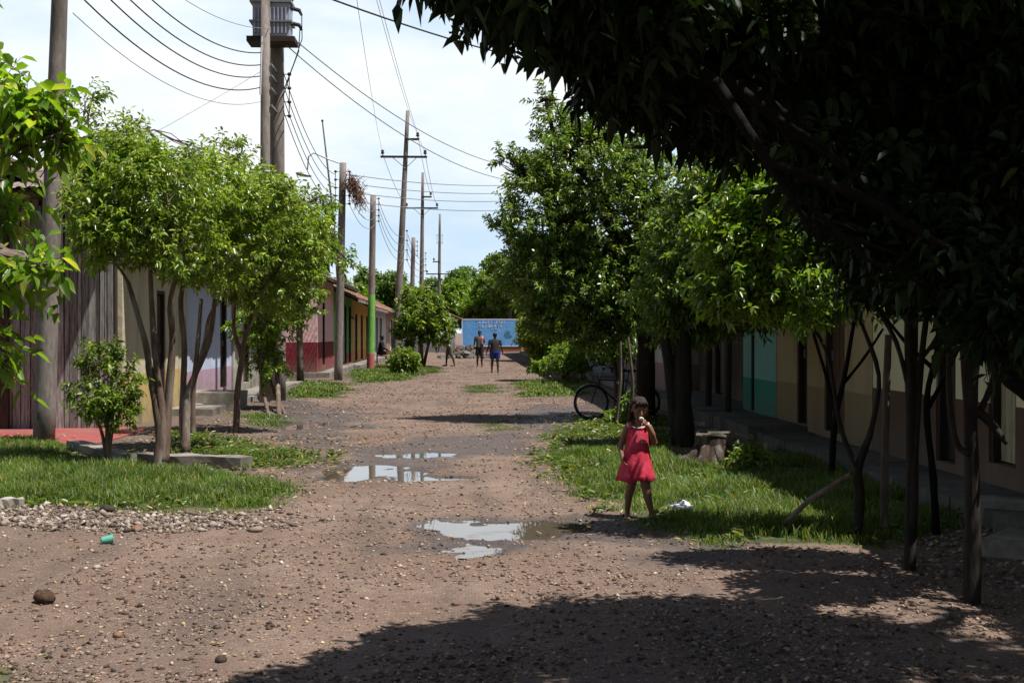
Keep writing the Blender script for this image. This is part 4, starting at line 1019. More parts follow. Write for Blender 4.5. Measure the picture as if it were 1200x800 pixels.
# stump
st = G(834, 548); SR = thing('tree_stump', st, 'weathered tree stump with spreading roots in the right grass', 'tree stump')
R = []
for z, r in ((-.05, .52), (.03, .40), (.10, .30), (.20, .225), (.30, .195), (.37, .19), (.41, .18)):
    R.append([(st[0]+(r*(1+.25*math.sin(3*a+1)*(r > .22)+.08*math.sin(7*a)))*math.cos(a), st[1]+(r*(1+.2*math.cos(4*a)*(r > .22)))*math.sin(a)*.9, z+.02*math.sin(5*a)) for a in np.linspace(0, 2*math.pi, 22, endpoint=False)])
m_bark = pm('bark', (.15, .12, .095), (.06, .046, .036), 7, .9, stretch=(3, 3, .6), c3=(.20, .19, .16), s3=2.2)
m_stump = pm('stump_bark', (.065, .038, .028), (.022, .015, .011), 9, 1.0, stretch=(3, 3, .7), c3=(.12, .10, .08), s3=4)
m_barkr = pm('smooth_bark', (.17, .115, .085), (.085, .055, .042), 8, .6, stretch=(3, 3, .6), c3=(.21, .19, .16), s3=2.5)
MB().rings(R).build('trunk_base', m_stump, SR, smooth=False)
MB().rings([[(st[0]+.20*math.cos(a)*(1+.1*math.sin(6*a)), st[1]+.18*math.sin(a), z+.015*math.sin(3*a)) for a in np.linspace(0, 2*math.pi, 18, endpoint=False)] for z in (.402, .425)]).build('sawn_top', m_bark, SR)
MB().tube([(st[0]-.05, st[1], .43), (st[0]+.25, st[1]-.05, .44), (st[0]+.5, st[1]-.12, .36)], [.03, .025, .015], 6).build('splinter', m_bark, SR)
for i_, (a_, L_) in enumerate(((3.3, .75), (4.1, .55), (5.0, .6), (5.8, .7), (2.5, .6), (.3, .5))):
    u_ = np.array([math.cos(a_), math.sin(a_), 0]); MB().tube([np.array(st)+u_*.14+[0, 0, .26], np.array(st)+u_*.26+[0, 0, .12], np.array(st)+u_*.45*L_/.6+[0, 0, .035], np.array(st)+u_*L_+[.04, 0, -.03]], [.07, .075, .05, .02], 8, wob=.12).build('root', m_stump, SR, smooth=True)
# cup, husks, stones, bag
def atg(px, py, dz=0): p = G(px, py); p[2] = max(gh(p[0], p[1]), -.02)+dz; return p
c = atg(125, 637); CU = thing('plastic_cup', c, 'green plastic cup lying on its side by the gravel strip', 'cup')
ang = math.radians(25); ux = np.array([math.cos(ang), math.sin(ang), 0]); 
def coneR(rr_, n=18):
    out = []
    for s, r in rr_:
        p = c+ux*s+np.array([0, 0, .034+s*.10]); out.append([tuple(p+r*(math.cos(a)*np.array([-ux[1], ux[0], 0])+math.sin(a)*np.array([0, 0, 1]))) for a in np.linspace(0, 2*math.pi, n, endpoint=False)])
    return out
mb = MB(); mb.rings(coneR([(s_*.74, r_*.74) for s_, r_ in ((-.065, .032), (-.062, .036), (.05, .050), (.052, .053), (.058, .053), (.058, .047), (.05, .046), (-.055, .033))]))
mb.build('body', pm('mint_plastic', (.12, .40, .31), (.09, .33, .25), 4, 0, rough=.4), CU, smooth=False)
c = atg(52, 706, .040)
def rock(c, r, mat, name, label, cat, sq=.75, seed=1):
    q = np.random.default_rng(seed); mb = MB().ball(c, r, 16, 10); V = np.array(mb.v); u = V-np.array(c)
    d = np.zeros(len(V))
    for i in range(6): k = q.normal(size=3)*18; d += np.sin(u@k/ max(r*18, .3)*2+q.random()*6)
    V = np.array(c)+u*(1+.05*d)[:, None]*np.array([1, 1, sq]); mb.v = [tuple(p) for p in V]
    return tag(mb.build(name, mat, loc=c, smooth=True), label, cat)
m_husk2 = pm('ochre_stone', (.26, .13, .08), (.14, .07, .05), 12, .5)
rock(c, .058, pm('husk', (.13, .075, .045), (.04, .025, .018), 45, 1.0, bdist=.03), 'husk', 'round brown husk on the dirt at the lower left', 'husk', .85, 3)
for k, (px, py, r, lab) in enumerate(((310, 711, .035, 'small dark stone in the lower left middle of the road'), (113, 667, .03, 'small white stone left of the green cup'), (137, 745, .03, 'orange brown stone low in the left corner'), (125, 602, .07, 'dark rock on the gravel strip behind the cup'), (160, 622, .05, 'dark red stone on the gravel right of the cup'), (258, 777, .03, 'small dark stone near the bottom edge'), (300, 548+76, .05, 'pale rock at the right part of the gravel strip'))):
    rock(atg(px, py, r*.3), r, (m_bark, m_wp, m_husk2, m_darkwood, m_husk2, m_darkwood, m_gra)[k], 'stone', lab, 'stone', .7, 10+k)
c = atg(798, 606, .085)
bg_ = MB(); q = np.random.default_rng(4); n = 14; V = []
for i in range(n+1):
    for j in range(n+1):
        u, v = i/n-.5, j/n-.5; V.append((c[0]+u*.19+.02*q.normal(), c[1]+v*.24+.02*q.normal(), c[2]+.05*math.exp(-7*(u*u+v*v))*(1+.5*math.sin(9*u+5*v))+.012*q.random()))
bg_.add(V, [(i*(n+1)+j, (i+1)*(n+1)+j, (i+1)*(n+1)+j+1, i*(n+1)+j+1) for i in range(n) for j in range(n)])
tag(bg_.build('plastic_bag', pm('white_film', (.70, .74, .76), (.5, .55, .58), 12, .3, rough=.35), loc=c, smooth=True), 'crumpled white plastic bag in the grass right of the girl', 'bag')
# rubble heap and log pile at the street end
hp = P3(548, 389, 84)
q = np.random.default_rng(8); n = 160
hx = hp[0]+q.normal(size=n)*.75; hy = hp[1]+q.normal(size=n)*.8
mb = MB()
for i in range(n):
    hgt = max(0, .75-math.hypot((hx[i]-hp[0])/1.5, (hy[i]-hp[1])/1.6)*.75); s = q.uniform(.08, .22)
    M = Matrix.Translation((hx[i], hy[i], hgt*q.random()+.03)) @ Matrix.Rotation(q.uniform(0, 6), 4, (q.normal(), q.normal(), q.normal()))
    mb.box((-s, -s*.7, -s*.6), (s, s*.7, s*.6), jit=.03, M=M)
tag(mb.build('rubble', pm('grey_rubble', (.17, .15, .13), (.08, .07, .06), 6, .4, island=.4), loc=(hp[0], hp[1], 0)), 'dark heap of rubble before the blue painted wall', 'rubble', None, 'stuff')
# leaning prop pole under the slender trees
a = atg(902, 623); b = P3(997, 556, 10.7)
tag(MB().tube([a-[0, 0, .05], (a+b)/2+np.array([0, 0, .03]), b], [.022, .025, .022], 7, wob=.1).build('prop_stick', m_barkr, loc=a), 'slanting dead pole propped against the thin forked tree', 'stick')
a = atg(1036, 627)
tag(MB().tube([a-[0, 0, .1], P3(1037, 540, 10.75), P3(1039, 460, 10.8), P3(1041, 392, 10.8)], [.04, .034, .036, .03], 8, wob=.12).build('post', m_bark, loc=a), 'rough upright cut post standing between the slender trees', 'post')
# fence of sticks/tree guards near the bicycle
for k, (px, py, tx, ty, d) in enumerate(((722, 500, 727, 400, 23), (741, 503, 736, 395, 22.5))):
    a = P3(px, 389, d); a[2] = 0
    tag(MB().tube([a, P3((px+tx)/2+3, 445, d), P3(tx, ty, d)], [.035, .03, .025], 6).build('stake', m_bark, loc=a), ('thin pale stake left of the trunk behind the girl', 'thin pale stake directly beside the trunk behind the girl')[k], 'stake')
# ================================================================== BICYCLE
def bicycle():
    c0 = G(693, 492); cx, cyy = c0[0], c0[1]
    B = thing('bicycle', (cx+.5, cyy, gh(cx, cyy)), 'dark bicycle leaning in the shade by the tree trunk', 'bicycle')
    R = .335; z0 = gh(cx, cyy)+R; L = 1.02
    f = np.array([cx, cyy, z0]); r = f+np.array([L, .10, 0])
    tilt = .06
    def P(x, z, y=0): return np.array([cx+x, cyy+.10*x/L+y+(z)*tilt, z0-R+z])
    for wc in (0, L):
        c = P(wc, R)
        W = MB().torus(c, R-.012, .022, 'y', 36, 8).build('wheel', m_black, B, smooth=True)
        MB().torus(c, R-.045, .010, 'y', 36, 6).build('rim', m_steel, W)
        sp = MB()
        for i in range(18):
            a = 2*math.pi*i/18; sp.tube([c+np.array([.02*math.cos(a+.6), .02*(-1)**i, .02*math.sin(a+.6)]), c+np.array([(R-.045)*math.cos(a), 0, (R-.045)*math.sin(a)])], .0022, 3, cap=False)
        sp.tube([c+np.array([0, -.05, 0]), c+np.array([0, .05, 0])], .022, 8); sp.build('spokes', m_steel, W)
        fd = MB(); R_ = []
        for i in range(15):
            a = math.radians(15+ (150)*i/14) ; u = np.array([math.cos(a), 0, math.sin(a)])
            R_.append([tuple(c+u*(R+.025)+np.array([0, q, 0])) for q in (-.03, .03)]+[tuple(c+u*(R+.031)+np.array([0, q, 0])) for q in (.03, -.03)])
        fd.rings(R_).build('mudguard', m_frame, B)
    fr = MB(); bb = P(.60, .28); st_ = P(.72, .78); hd = P(.17, .80); hl = P(.13, .66)
    fr.tube([hd, hl], .02, 8); fr.tube([hd-[0, 0, .03], st_-[0, 0, .03]], .014, 8); fr.tube([hl, bb], .016, 8); fr.tube([bb, st_], .015, 8)
    for s in (-.05, .05):
        rr_ = P(L, R, s); fr.tube([bb+[0, s*.5, 0], rr_], .009, 6); fr.tube([st_+[0, s*.3, -.04], rr_], .008, 6)
    fr.build('frame', m_frame, B)
    fk = MB()
    for s in (-.05, .05): fk.tube([hl+[0, s*.5, 0], P(.06, .5, s), P(0, R, s)], .011, 6)
    fk.build('fork', m_frame, B)
    hb = MB(); hs = P(.20, 1.0); hb.tube([hd, hs], .012, 6)
    hb.tube([hs+[.22, -.27, .0], hs+[.05, -.26, .03], hs+[-.02, -.10, .02], hs, hs+[-.02, .10, .02], hs+[.05, .26, .03], hs+[.22, .27, .0]], .011, 7)
    H = hb.build('handlebar', m_steel, B)
    gb = MB()
    for s in (-1, 1): gb.tube([hs+[.12, s*.265, .012], hs+[.24, s*.27, -.003]], .017, 7)
    gb.build('grip', m_black, H)
    sd_ = MB(); sx = P(.75, .92); sd_.tube([st_, sx], .012, 6); sd_.ball(sx+[.05, 0, .02], (.10, .085, .035), 10, 6); sd_.ball(sx+[-.08, 0, .025], (.09, .03, .025), 8, 5); sd_.build('saddle', m_black, B)
    cr = MB(); cr.torus(bb+[0, -.05, 0], .09, .008, 'y', 24, 5)
    for s in (1, -1): cr.tube([bb+[0, -.06*s, 0], bb+[.12*s, -.08*s, -.11*s]], .009, 5); cr.box(tuple(bb+[.12*s-.05, min(-.08*s, -.16*s), -.11*s-.012]), tuple(bb+[.12*s+.05, max(-.08*s, -.16*s), -.11*s+.012]))
    cr.build('crankset', m_steel, B)
    rk = MB(); 
    for s in (-.06, .06): rk.tube([P(.80, .72, s), P(1.25, .74, s)], .007, 5)
    for q in (.9, 1.02, 1.14, 1.24): rk.tube([P(q, .735, -.06), P(q, .735, .06)], .006, 5)
    rk.tube([P(1.1, .735, .05), P(L, R, .05)], .006, 5); rk.tube([P(1.1, .735, -.05), P(L, R, -.05)], .006, 5); rk.build('luggage_rack', m_steel, B)
m_frame = pm('bike_paint', (.025, .03, .04), (.02, .02, .03), 5, 0, rough=.35)
bicycle()

# ================================================================== PEOPLE
def capsule_chain(mb, pts, rs, n=12):
    pts = [np.array(p, float) for p in pts]
    mb.tube(pts, rs, n)
    for p, r in zip(pts, rs): mb.ball(p, r, n, 8)
def remeshed(name, mb, mat, parent, voxel, smooth=4):
    o = mb.build(name+'_src', mat, parent)
    m = o.modifiers.new('r', 'REMESH'); m.mode = 'VOXEL'; m.voxel_size = voxel
    s = o.modifiers.new('s', 'SMOOTH'); s.factor = .5; s.iterations = smooth
    dg = bpy.context.evaluated_depsgraph_get(); dg.update()
    me = bpy.data.meshes.new_from_object(o.evaluated_get(dg)); me.name = name
    me.polygons.foreach_set('use_smooth', np.ones(len(me.polygons), bool))
    if not me.materials: me.materials.append(mat)
    n = bpy.data.objects.new(name, me); COL.objects.link(n); n.parent = parent; ORG[n.name] = org(parent)
    bpy.data.objects.remove(o); return n
def ell(c, rx, ry, n=24, ph=0, fold=0, nf=7, dz=0): return [(c[0]+rx*(1+fold*math.sin(nf*a+ph))*math.cos(a), c[1]+ry*(1+fold*math.sin(nf*a+ph))*math.sin(a), c[2]+dz*math.sin(nf*a+ph)) for a in np.linspace(0, 2*math.pi, n, endpoint=False)]
m_skin = pm('skin', (.22, .105, .062), (.18, .085, .05), 14, .05, rough=.5, spec=.4)
m_skind = pm('dark_skin', (.075, .038, .026), (.055, .028, .02), 14, .05, rough=.5)
m_hair = pm('dark_hair', (.035, .018, .013), (.018, .010, .008), 40, .6, stretch=(4, 4, .4), rough=.45)
m_hairb = pm('black_hair', (.012, .010, .010), (.008, .007, .007), 40, .4, rough=.5)
def hand(mb, w, d, up, s=1.0, curl=.5, side=1):
    """palm and five fingers. w wrist, d direction of the hand, up = palm normal"""
    d = np.array(d, float); d /= np.linalg.norm(d); up = np.array(up, float); up -= d*(up@d); up /= np.linalg.norm(up); x = np.cross(d, up)*side
    w = np.array(w, float)
    for q in (-.022, -.008, .008, .022): capsule_chain(mb, [w+x*q*s*.5, w+(d*.055+x*q)*s], [.013*s, .0115*s], 8)
    for q, L, in ((-.027, .050), (-.0095, .062), (.0095, .066), (.027, .058)):
        a = w+(d*.058+x*q)*s; b = a+(d*math.cos(curl*.6)+up*math.sin(curl*.6))*L*.5*s; c = b+(d*math.cos(curl*1.7)+up*math.sin(curl*1.7))*L*.5*s
        capsule_chain(mb, [a, b, c], [.0085*s, .0075*s, .006*s], 8)
    a = w+(d*.018+x*.022)*s; b = a+(d*.025+x*.026+up*.012)*s; c = b+(d*.028+x*.006+up*.016)*s
    capsule_chain(mb, [a, b, c], [.011*s, .0095*s, .007*s], 8)
def head(mb, c, s, yaw=0, pitch=0, face=True):
    """c = head centre, s = head height / 0.23. Face towards -y turned by yaw, bowed by pitch"""
    Rm = Matrix.Translation(Vector(c)) @ Matrix.Rotation(yaw, 4, 'Z') @ Matrix.Rotation(pitch, 4, 'X')
    t = MB()
    t.ball((0, .012*s, .025*s), (.076*s, .092*s, .088*s), 20, 14)
    t.ball((0, -.018*s, -.040*s), (.056*s, .062*s, .068*s), 16, 12)
    t.ball((0, -.048*s, -.088*s), (.022*s, .02*s, .018*s), 10, 8)
    if face:
        t.tube([(0, -.078*s, .012*s), (0, -.096*s, -.022*s)], [.008*s, .013*s], 8); t.ball((0, -.097*s, -.026*s), (.016*s, .012*s, .010*s), 10, 8)
        t.ball((0, -.080*s, -.056*s), (.023*s, .012*s, .006*s), 10, 6); t.ball((0, -.078*s, -.067*s), (.019*s, .012*s, .007*s), 10, 6)
        for q in (-1, 1):
            t.ball((q*.040*s, -.052*s, -.030*s), (.022*s, .022*s, .022*s), 8, 6)
            t.ball((q*.030*s, -.074*s, .026*s), (.024*s, .010*s, .007*s), 8, 6)
    for q in (-1, 1): t.ball((q*.076*s, .008*s, -.012*s), (.010*s, .020*s, .030*s), 8, 8)
    mb.add([tuple(Rm @ Vector(p)) for p in t.v], t.f)
    return Rm
def xf_build(Rm, t, name, mat, parent, smooth=True):
    m = MB().add([tuple(Rm @ Vector(p)) for p in t.v], t.f); return m.build(name, mat, parent, smooth)

def girl():
    g = G(748, 607); X, Y, Z = g[0], g[1], gh(g[0], g[1])
    K = thing('person', (X, Y, Z), 'small girl in a red sleeveless dress walking and eating, hand at her mouth', 'person')
    def P(x, z, y=0): return np.array([X+x, Y+y, Z+z])      # x to the viewer's right; y away from the camera
    b = MB()
    pel = P(-.005, .52, 0)
    # torso
    b.ball(P(0, .50), (.098, .078, .075), 18, 10); b.ball(P(0, .60), (.088, .070, .10), 18, 10); b.ball(P(.0, .72), (.092, .066, .10), 18, 10); b.ball(P(.0, .805), (.098, .055, .058), 16, 10)
    capsule_chain(b, [P(-.085, .825), P(.09, .825)], [.036, .036])
    capsule_chain(b, [P(0, .83), P(.0, .90, -.005)], [.036, .033])
    # legs: viewer-left leg trailing straight, viewer-right leg stepping forward
    capsule_chain(b, [P(-.045, .48), P(-.060, .29, .015), P(-.083, .20, .03), P(-.092, .055, .05)], [.062, .043, .037, .024])
    capsule_chain(b, [P(.048, .48), P(.062, .30, -.05), P(.080, .20, -.055), P(.112, .062, -.07)], [.062, .044, .039, .025])
    # feet
    for (fx, fy, dx, dy) in ((-.092, .05, -.02, -.13), (.112, -.07, .055, -.125)):
        L = math.hypot(dx, dy); u = np.array([dx/L, dy/L]); s_ = np.array([-u[1], u[0]])
        capsule_chain(b, [P(fx, .032, fy+.012), P(fx+dx*.55, .024, fy+dy*.55), P(fx+dx*.85, .017, fy+dy*.85)], [.027, .026, .021])
        for k in range(5):
            q = (k-2)*.0105; capsule_chain(b, [P(fx+dx*.85+s_[0]*q, .012, fy+dy*.85+s_[1]*q), P(fx+dx*1.14+s_[0]*q*1.15, .010, fy+dy*(1.16-abs(k-1)*.03)+s_[1]*q)], [.010, .0075], 6)
    sn_ = MB()
    for (fx, fy, dx, dy) in ((-.092, .05, -.02, -.13), (.112, -.07, .055, -.125)):
        sn_.rings([[tuple(P(fx+dx*.5+math.cos(t)*.034+math.sin(t)*dx*.68, z, fy+dy*.5+math.sin(t)*dy*.68)) for t in np.linspace(0, 2*math.pi, 18, endpoint=False)] for z in (-.006, .008)])
        sn_.tube([P(fx+dx*.45-.034, .008, fy+dy*.45), P(fx+dx*.55, .056, fy+dy*.55), P(fx+dx*.45+.034, .008, fy+dy*.45)], .006, 5)
    sn_.build('sandals', m_black, K)
    # viewer-left arm: down, elbow out, hand resting at the hip
    e1 = P(-.158, .665, .02); w1 = P(-.150, .545, -.06)
    capsule_chain(b, [P(-.098, .825), P(-.130, .75, .01), e1, P(-.162, .61, -.02), w1], [.033, .029, .026, .024, .019])
    hand(b, w1, (.35, -.25, -.75), (.8, -.1, .4), .72, .5, side=-1)
    # viewer-right arm: elbow down and out, hand at the mouth
    e2 = P(.148, .69, -.035); w2 = P(.062, .855, -.125)
    capsule_chain(b, [P(.10, .825), P(.130, .76, -.01), e2, P(.112, .775, -.09), w2], [.033, .029, .026, .024, .019])
    hand(b, w2, (-.45, -.12, .55), (-.5, .8, .1), .72, 1.1, side=1)
    hc = (X+.005, Y-.02, Z+.995)
    Rm = head(b, hc, .90, yaw=math.radians(10), pitch=math.radians(17))
    body = remeshed('body', b, m_skin, K, .0042, 3)
    # hair: shell over the skull falling to the shoulders with loose locks
    h = MB(); n = 26; R = []
    for z, rx, ry, yo in ((.118, .02, .02, .02), (.112, .055, .062, .02), (.085, .080, .092, .02), (.045, .090, .100, .024), (.0, .092, .092, .034), (-.05, .088, .074, .045), (-.09, .082, .060, .05), (-.125, .070, .045, .052)):
        ring = []
        for k in range(n):
            a = 2*math.pi*k/n; x, y = math.cos(a), math.sin(a)
            # keep the face open: pull the front (y<0) back below the fringe
            yy_ = yo+ry*y
            if z < .05 and y < -.12: yy_ = yo-.12*ry-.004
            ring.append((rx*x*(1+.05*math.sin(5*a+z*60)), yy_, z+.006*math.sin(9*a)))
        R.append(ring)
    h.rings([r for r in R])
    rr_ = random.Random(6)
    for i in range(46):
        a = rr_.uniform(-.35, math.pi+.35); x0, y0 = .078*math.cos(a), .03+.075*math.sin(a)
        h.tube([(x0, y0, .03), (x0*1.14, y0*1.08, -.04), (x0*1.12+rr_.gauss(0, .008), y0+.01, -.10), (x0*1.0+rr_.gauss(0, .014), y0+.012, -.135-rr_.random()*.03)], [.012, .014, .010, .003], 5)
    for i in range(16):   # fringe and parting strands
        q = rr_.uniform(-1, 1); h.tube([(q*.02, -.02, .116), (q*.055, -.070, .088), (q*.078, -.078+.02*abs(q), .052-.03*abs(q))], [.011, .011, .004], 5)
    t = MB(); s9 = .90; t.v = [(p[0]*s9, p[1]*s9, p[2]*s9) for p in h.v]; t.f = h.f
    xf_build(Rm, t, 'hair', m_hair, K)
    # eyes: whites, irises
    ew = MB(); ei = MB(); eb = MB()
    for q in (-1, 1):
        ew.ball((q*.0275, -.0655, .004), (.0115, .0075, .0048), 12, 8); ei.ball((q*.0270, -.0718, .0030), (.0058, .0032, .0050), 10, 6)
        eb.tube([(q*.014, -.076, .026), (q*.028, -.077, .030), (q*.042, -.066, .024)], [.003, .0035, .002], 5)
    e = xf_build(Rm, ew, 'eyes', pm('eye_white', (.30, .27, .24), (.26, .23, .2), 3, 0, rough=.25), K); xf_build(Rm, ei, 'iris', m_hairb, e); xf_build(Rm, eb, 'eyebrows', m_hairb, K)
    lp = MB().ball((0, -.0815, -.0545), (.019, .006, .009), 12, 6); xf_build(Rm, lp, 'lips', pm('lips', (.24, .08, .06), (.2, .07, .05), 5, 0, rough=.4), K)
    # dress: sleeveless A-line
    m_dress = pm('red_cotton', (.60, .035, .075), (.44, .024, .05), 26, .25, rough=.75, c3=(.64, .07, .12), s3=7)
    d = MB(); n = 60; R = []
    prof = [(.345, .170, .135, .055), (.349, .175, .140, .06), (.40, .162, .128, .05), (.47, .145, .115, .035), (.55, .128, .100, .022), (.63, .112, .088, .012), (.70, .105, .080, .006), (.76, .101, .074, .003), (.800, .094, .068, 0), (.826, .080, .058, 0), (.842, .062, .048, 0)]
    for z, rx, ry, fo in prof:
        cx_ = -.006-.018*(.8-z)/.45*(z < .8)
        ring = []
        for k in range(n):
            a = 2*math.pi*k/n; f_ = 1+fo*math.sin(9*a+1.2)+fo*.6*math.sin(5*a+.3)
            zz = z + (.010*math.sin(4*a+.5) if z < .36 else 0)
            if z > .81: zz -= .020*max(0, -math.sin(a))**1.5*(z > .83)+.0
            ring.append(tuple(P(cx_+rx*f_*math.cos(a), zz, ry*f_*math.sin(a)-.004)))
        R.append(ring)
    inner = [[(p[0]*.0+X+(p[0]-X)*.96, Y+(p[1]-Y)*.96, p[2]+.002) for p in R[0]]]
    d.rings(inner+R, close=False)
    D = d.build('dress', m_dress, K, smooth=True)
    # shoulder straps, white neck trim, square stitched yoke
    s_ = MB()
    for q in (-1, 1):
        s_.tube([P(q*.068-.004, .825, -.058), P(q*.076-.003, .858, -.03), P(q*.078-.002, .866, .0), P(q*.074, .85, .045)], [.016, .016, .016, .014], 8)
    s_.build('shoulder_strap', m_dress, D, smooth=True)
    tr_ = MB()
    tr_.tube([P(-.074, .846, -.050), P(-.05, .834, -.066), P(-.02, .827, -.069), P(.012, .827, -.069), P(.04, .834, -.066), P(.068, .846, -.050)], .0055, 6)
    for q in (-1, 1): tr_.tube([P(q*.093-.004, .832, -.045), P(q*.098-.003, .866, -.01), P(q*.096-.002, .868, .01)], .007, 6)
    m_trim = pm('white_trim', (.72, .70, .68), (.6, .58, .56), 20, .1)
    tr_.build('neck_trim', m_trim, D, smooth=True)
    yk = MB(); yk.tube([P(.018, .745, -.083), P(.02, .70, -.089), P(.062, .70, -.083), P(.062, .745, -.077)], .003, 5); yk.build('pocket_stitching', m_trim, D)
    # the white snack in her hand (held: its own thing)
    sn = P(.008, .918, -.135)
    rock(sn, .022, pm('white_snack', (.75, .72, .68), (.6, .55, .5), 30, .2), 'snack', 'small white snack held to the mouth of the girl in red', 'snack', .8, 21)
girl()

def adult(px, py, H, label, pose, shirt, shorts, skin=None, back=False, scale_w=1.0):
    g = G(px, py); X, Y, Z = g[0], g[1], gh(g[0], g[1]); s = H/1.65
    K = thing('person', (X, Y, Z), label, 'person')
    yaw = math.pi if back else pose.get('yaw', 0)
    cy_, sy_ = math.cos(yaw), math.sin(yaw)
    def P(x, z, y=0):   # local: facing -y
        return np.array([X+(x*cy_-y*sy_)*s, Y+(x*sy_+y*cy_)*s, Z+z*s])
    w = scale_w; b = MB(); lean = pose.get('lean', 0)      # bend forward at the hips
    def T(x, z, y=0):   # torso point, bent about the hips
        zz = z-.95; return P(x, .95+zz*math.cos(lean)+(-y)*0-math.sin(lean)*0, y-zz*math.sin(lean)) if lean else P(x, z, y)
    def Bl(p, r): b.ball(p, tuple(np.array(r)*s), 14, 9)
    Bl(T(0, .95), (.165*w, .12*w, .12)); Bl(T(0, 1.08), (.140*w, .10*w, .13)); Bl(T(0, 1.22), (.155*w, .105*w, .14)); Bl(T(0, 1.35), (.16*w, .09, .08))
    capsule_chain(b, [T(-.165*w, 1.375), T(.165*w, 1.375)], [.052*s]*2); capsule_chain(b, [T(0, 1.38), T(0, 1.47, -.01)], [.055*s, .05*s])
    st_ = pose.get('step', .0)
    for q in (-1, 1):
        hx = .085*w*q; sp = pose.get('spread', .1)
        capsule_chain(b, [P(hx, .90), P(q*(sp*.9), .50, -.03+q*st_*.5), P(q*sp*1.02, .34, .01+q*st_*.8), P(q*sp*1.05, .09, .03+q*st_)], [.088*w*s, .056*s, .055*s, .036*s])
        capsule_chain(b, [P(q*sp*1.05, .045, .05+q*st_), P(q*sp*1.15, .035, -.08+q*st_), P(q*sp*1.2, .025, -.15+q*st_)], [.038*s, .036*s, .026*s])
    hands = []
    for q in (-1, 1):
        el, wr = pose['arms'][0 if q < 0 else 1]
        el = T(*el) if lean else P(*el); wr_ = T(*wr) if lean and not pose.get('free') else P(*wr)
        capsule_chain(b, [T(q*.175*w, 1.375), el, wr_], [.048*s, .038*s, .027*s])
        dr = wr_-el; hand(b, wr_, dr, (-q*1.0, -.3, .1), 1.0*s, .5, side=q)
    hd = T(0, 1.585, -.02)
    Rm = head(b, tuple(hd), 1.0*s, yaw=yaw+pose.get('hyaw', 0), pitch=lean*.8+pose.get('pitch', 0))
    remeshed('body', b, skin or m_skind, K, .0105, 2)
    hr = MB()
    hr.ball((0, .022, .040), (.088, .098, .082), 18, 10); hr.ball((0, .055, -.015), (.080, .062, .075), 14, 8)
    if pose.get('bun'): hr.ball((0, .10, .05), .04, 10, 8)
    hr.v = [(p[0]*s, p[1]*s, p[2]*s) for p in hr.v]; xf_build(Rm, hr, 'hair', m_hairb, K)
    # shirt
    if shirt:
        sh = MB(); R = []
        for z, rx, ry in ((.93, .182*w, .142*w), (.97, .180*w, .140*w), (1.08, .158*w, .125*w), (1.22, .174*w, .128*w), (1.33, .186*w, .118), (1.40, .15, .10), (1.435, .085, .075)):
            R.append([tuple(T(rx*math.cos(a)*(1+.03*math.sin(5*a+z*7)), z, ry*math.sin(a))) for a in np.linspace(0, 2*math.pi, 28, endpoint=False)])
        sh.rings(R, close=False)
        if pose.get('sleeves', True):
            for q in (-1, 1):
                el, _ = pose['arms'][0 if q < 0 else 1]; a = T(q*.165*w, 1.375); e = T(*el) if lean else P(*el)
                sh.tube([a, a+(e-a)*.65], [.072*s, .066*s], 12, cap=False)
        sh.build('shirt', shirt, K, smooth=True)
    # shorts
    so = MB(); zb_ = pose.get('hem', .58)
    for q in (-1, 1):
        sp = pose.get('spread', .1); k = (.90-zb_)/.40
        a = P(.088*w*q, .93); e = P(q*(.085*w+(sp*.9-.085*w)*k), zb_, (-.03+q*st_*.5)*k)
        so.tube([a, (a+e)/2, e], [.112*w*s, .106*w*s, .098*w*s], 14, cap=False)
    R = [[tuple(P(rx*math.cos(a), z, ry*math.sin(a))) for a in np.linspace(0, 2*math.pi, 28, endpoint=False)] for z, rx, ry in ((.84, .185*w, .135*w), (.93, .188*w, .140*w), (1.0, .172*w, .130*w))]
    so.rings(R, close=False); so.build('shorts' if zb_ > .45 else 'trousers', shorts, K, smooth=True)
    return K
def cl_(name, c): return pm(name, c, tuple(v*.75 for v in c), 20, .2)
adult(580, 437, 1.62, 'person in blue shorts and dark top standing in the street, seen from behind', dict(arms=[((-.27, 1.10, .02), (-.33, .85, -.02)), ((.27, 1.10, .02), (.35, .86, -.02))], spread=.12, hem=.60, sleeves=True, bun=True), cl_('dark_top', (.035, .03, .035)), cl_('blue_shorts', (.03, .05, .28)), back=True, scale_w=1.18)
adult(562, 430, 1.72, 'thin person with a pinkish cloth over one shoulder and dark shorts, before the blue wall', dict(arms=[((-.24, 1.12, .02), (-.27, .88, -.04)), ((.23, 1.12, .02), (.10, 1.05, -.20))], spread=.10, hem=.52), cl_('drab_shirt', (.13, .11, .09)), cl_('black_shorts', (.02, .02, .02)), back=False)
pz = G(562, 430)
tw = MB().tube([(pz[0]+.10, pz[1]-.13, 1.15), (pz[0]+.13, pz[1]-.12, 1.38), (pz[0]+.15, pz[1], 1.475), (pz[0]+.15, pz[1]+.11, 1.38), (pz[0]+.14, pz[1]+.13, 1.1)], [.05, .055, .05, .055, .05], 8)
tag(tw.build('towel', cl_('pink_cloth', (.50, .20, .22)), loc=(pz[0]+.13, pz[1], 1.4)), 'pinkish cloth hanging over the shoulder of the thin standing person', 'cloth')
adult(527, 429, 1.70, 'stooping person in pale clothes beside the small round tree', dict(lean=1.0, yaw=-1.3, arms=[((-.22, .95, -.58), (-.20, .72, -.62)), ((.22, .95, -.58), (.20, .72, -.62))], spread=.14, step=.16, hem=.55, free=True), cl_('pale_shirt', (.42, .37, .30)), cl_('olive_shorts', (.13, .12, .08)), skin=m_skind)
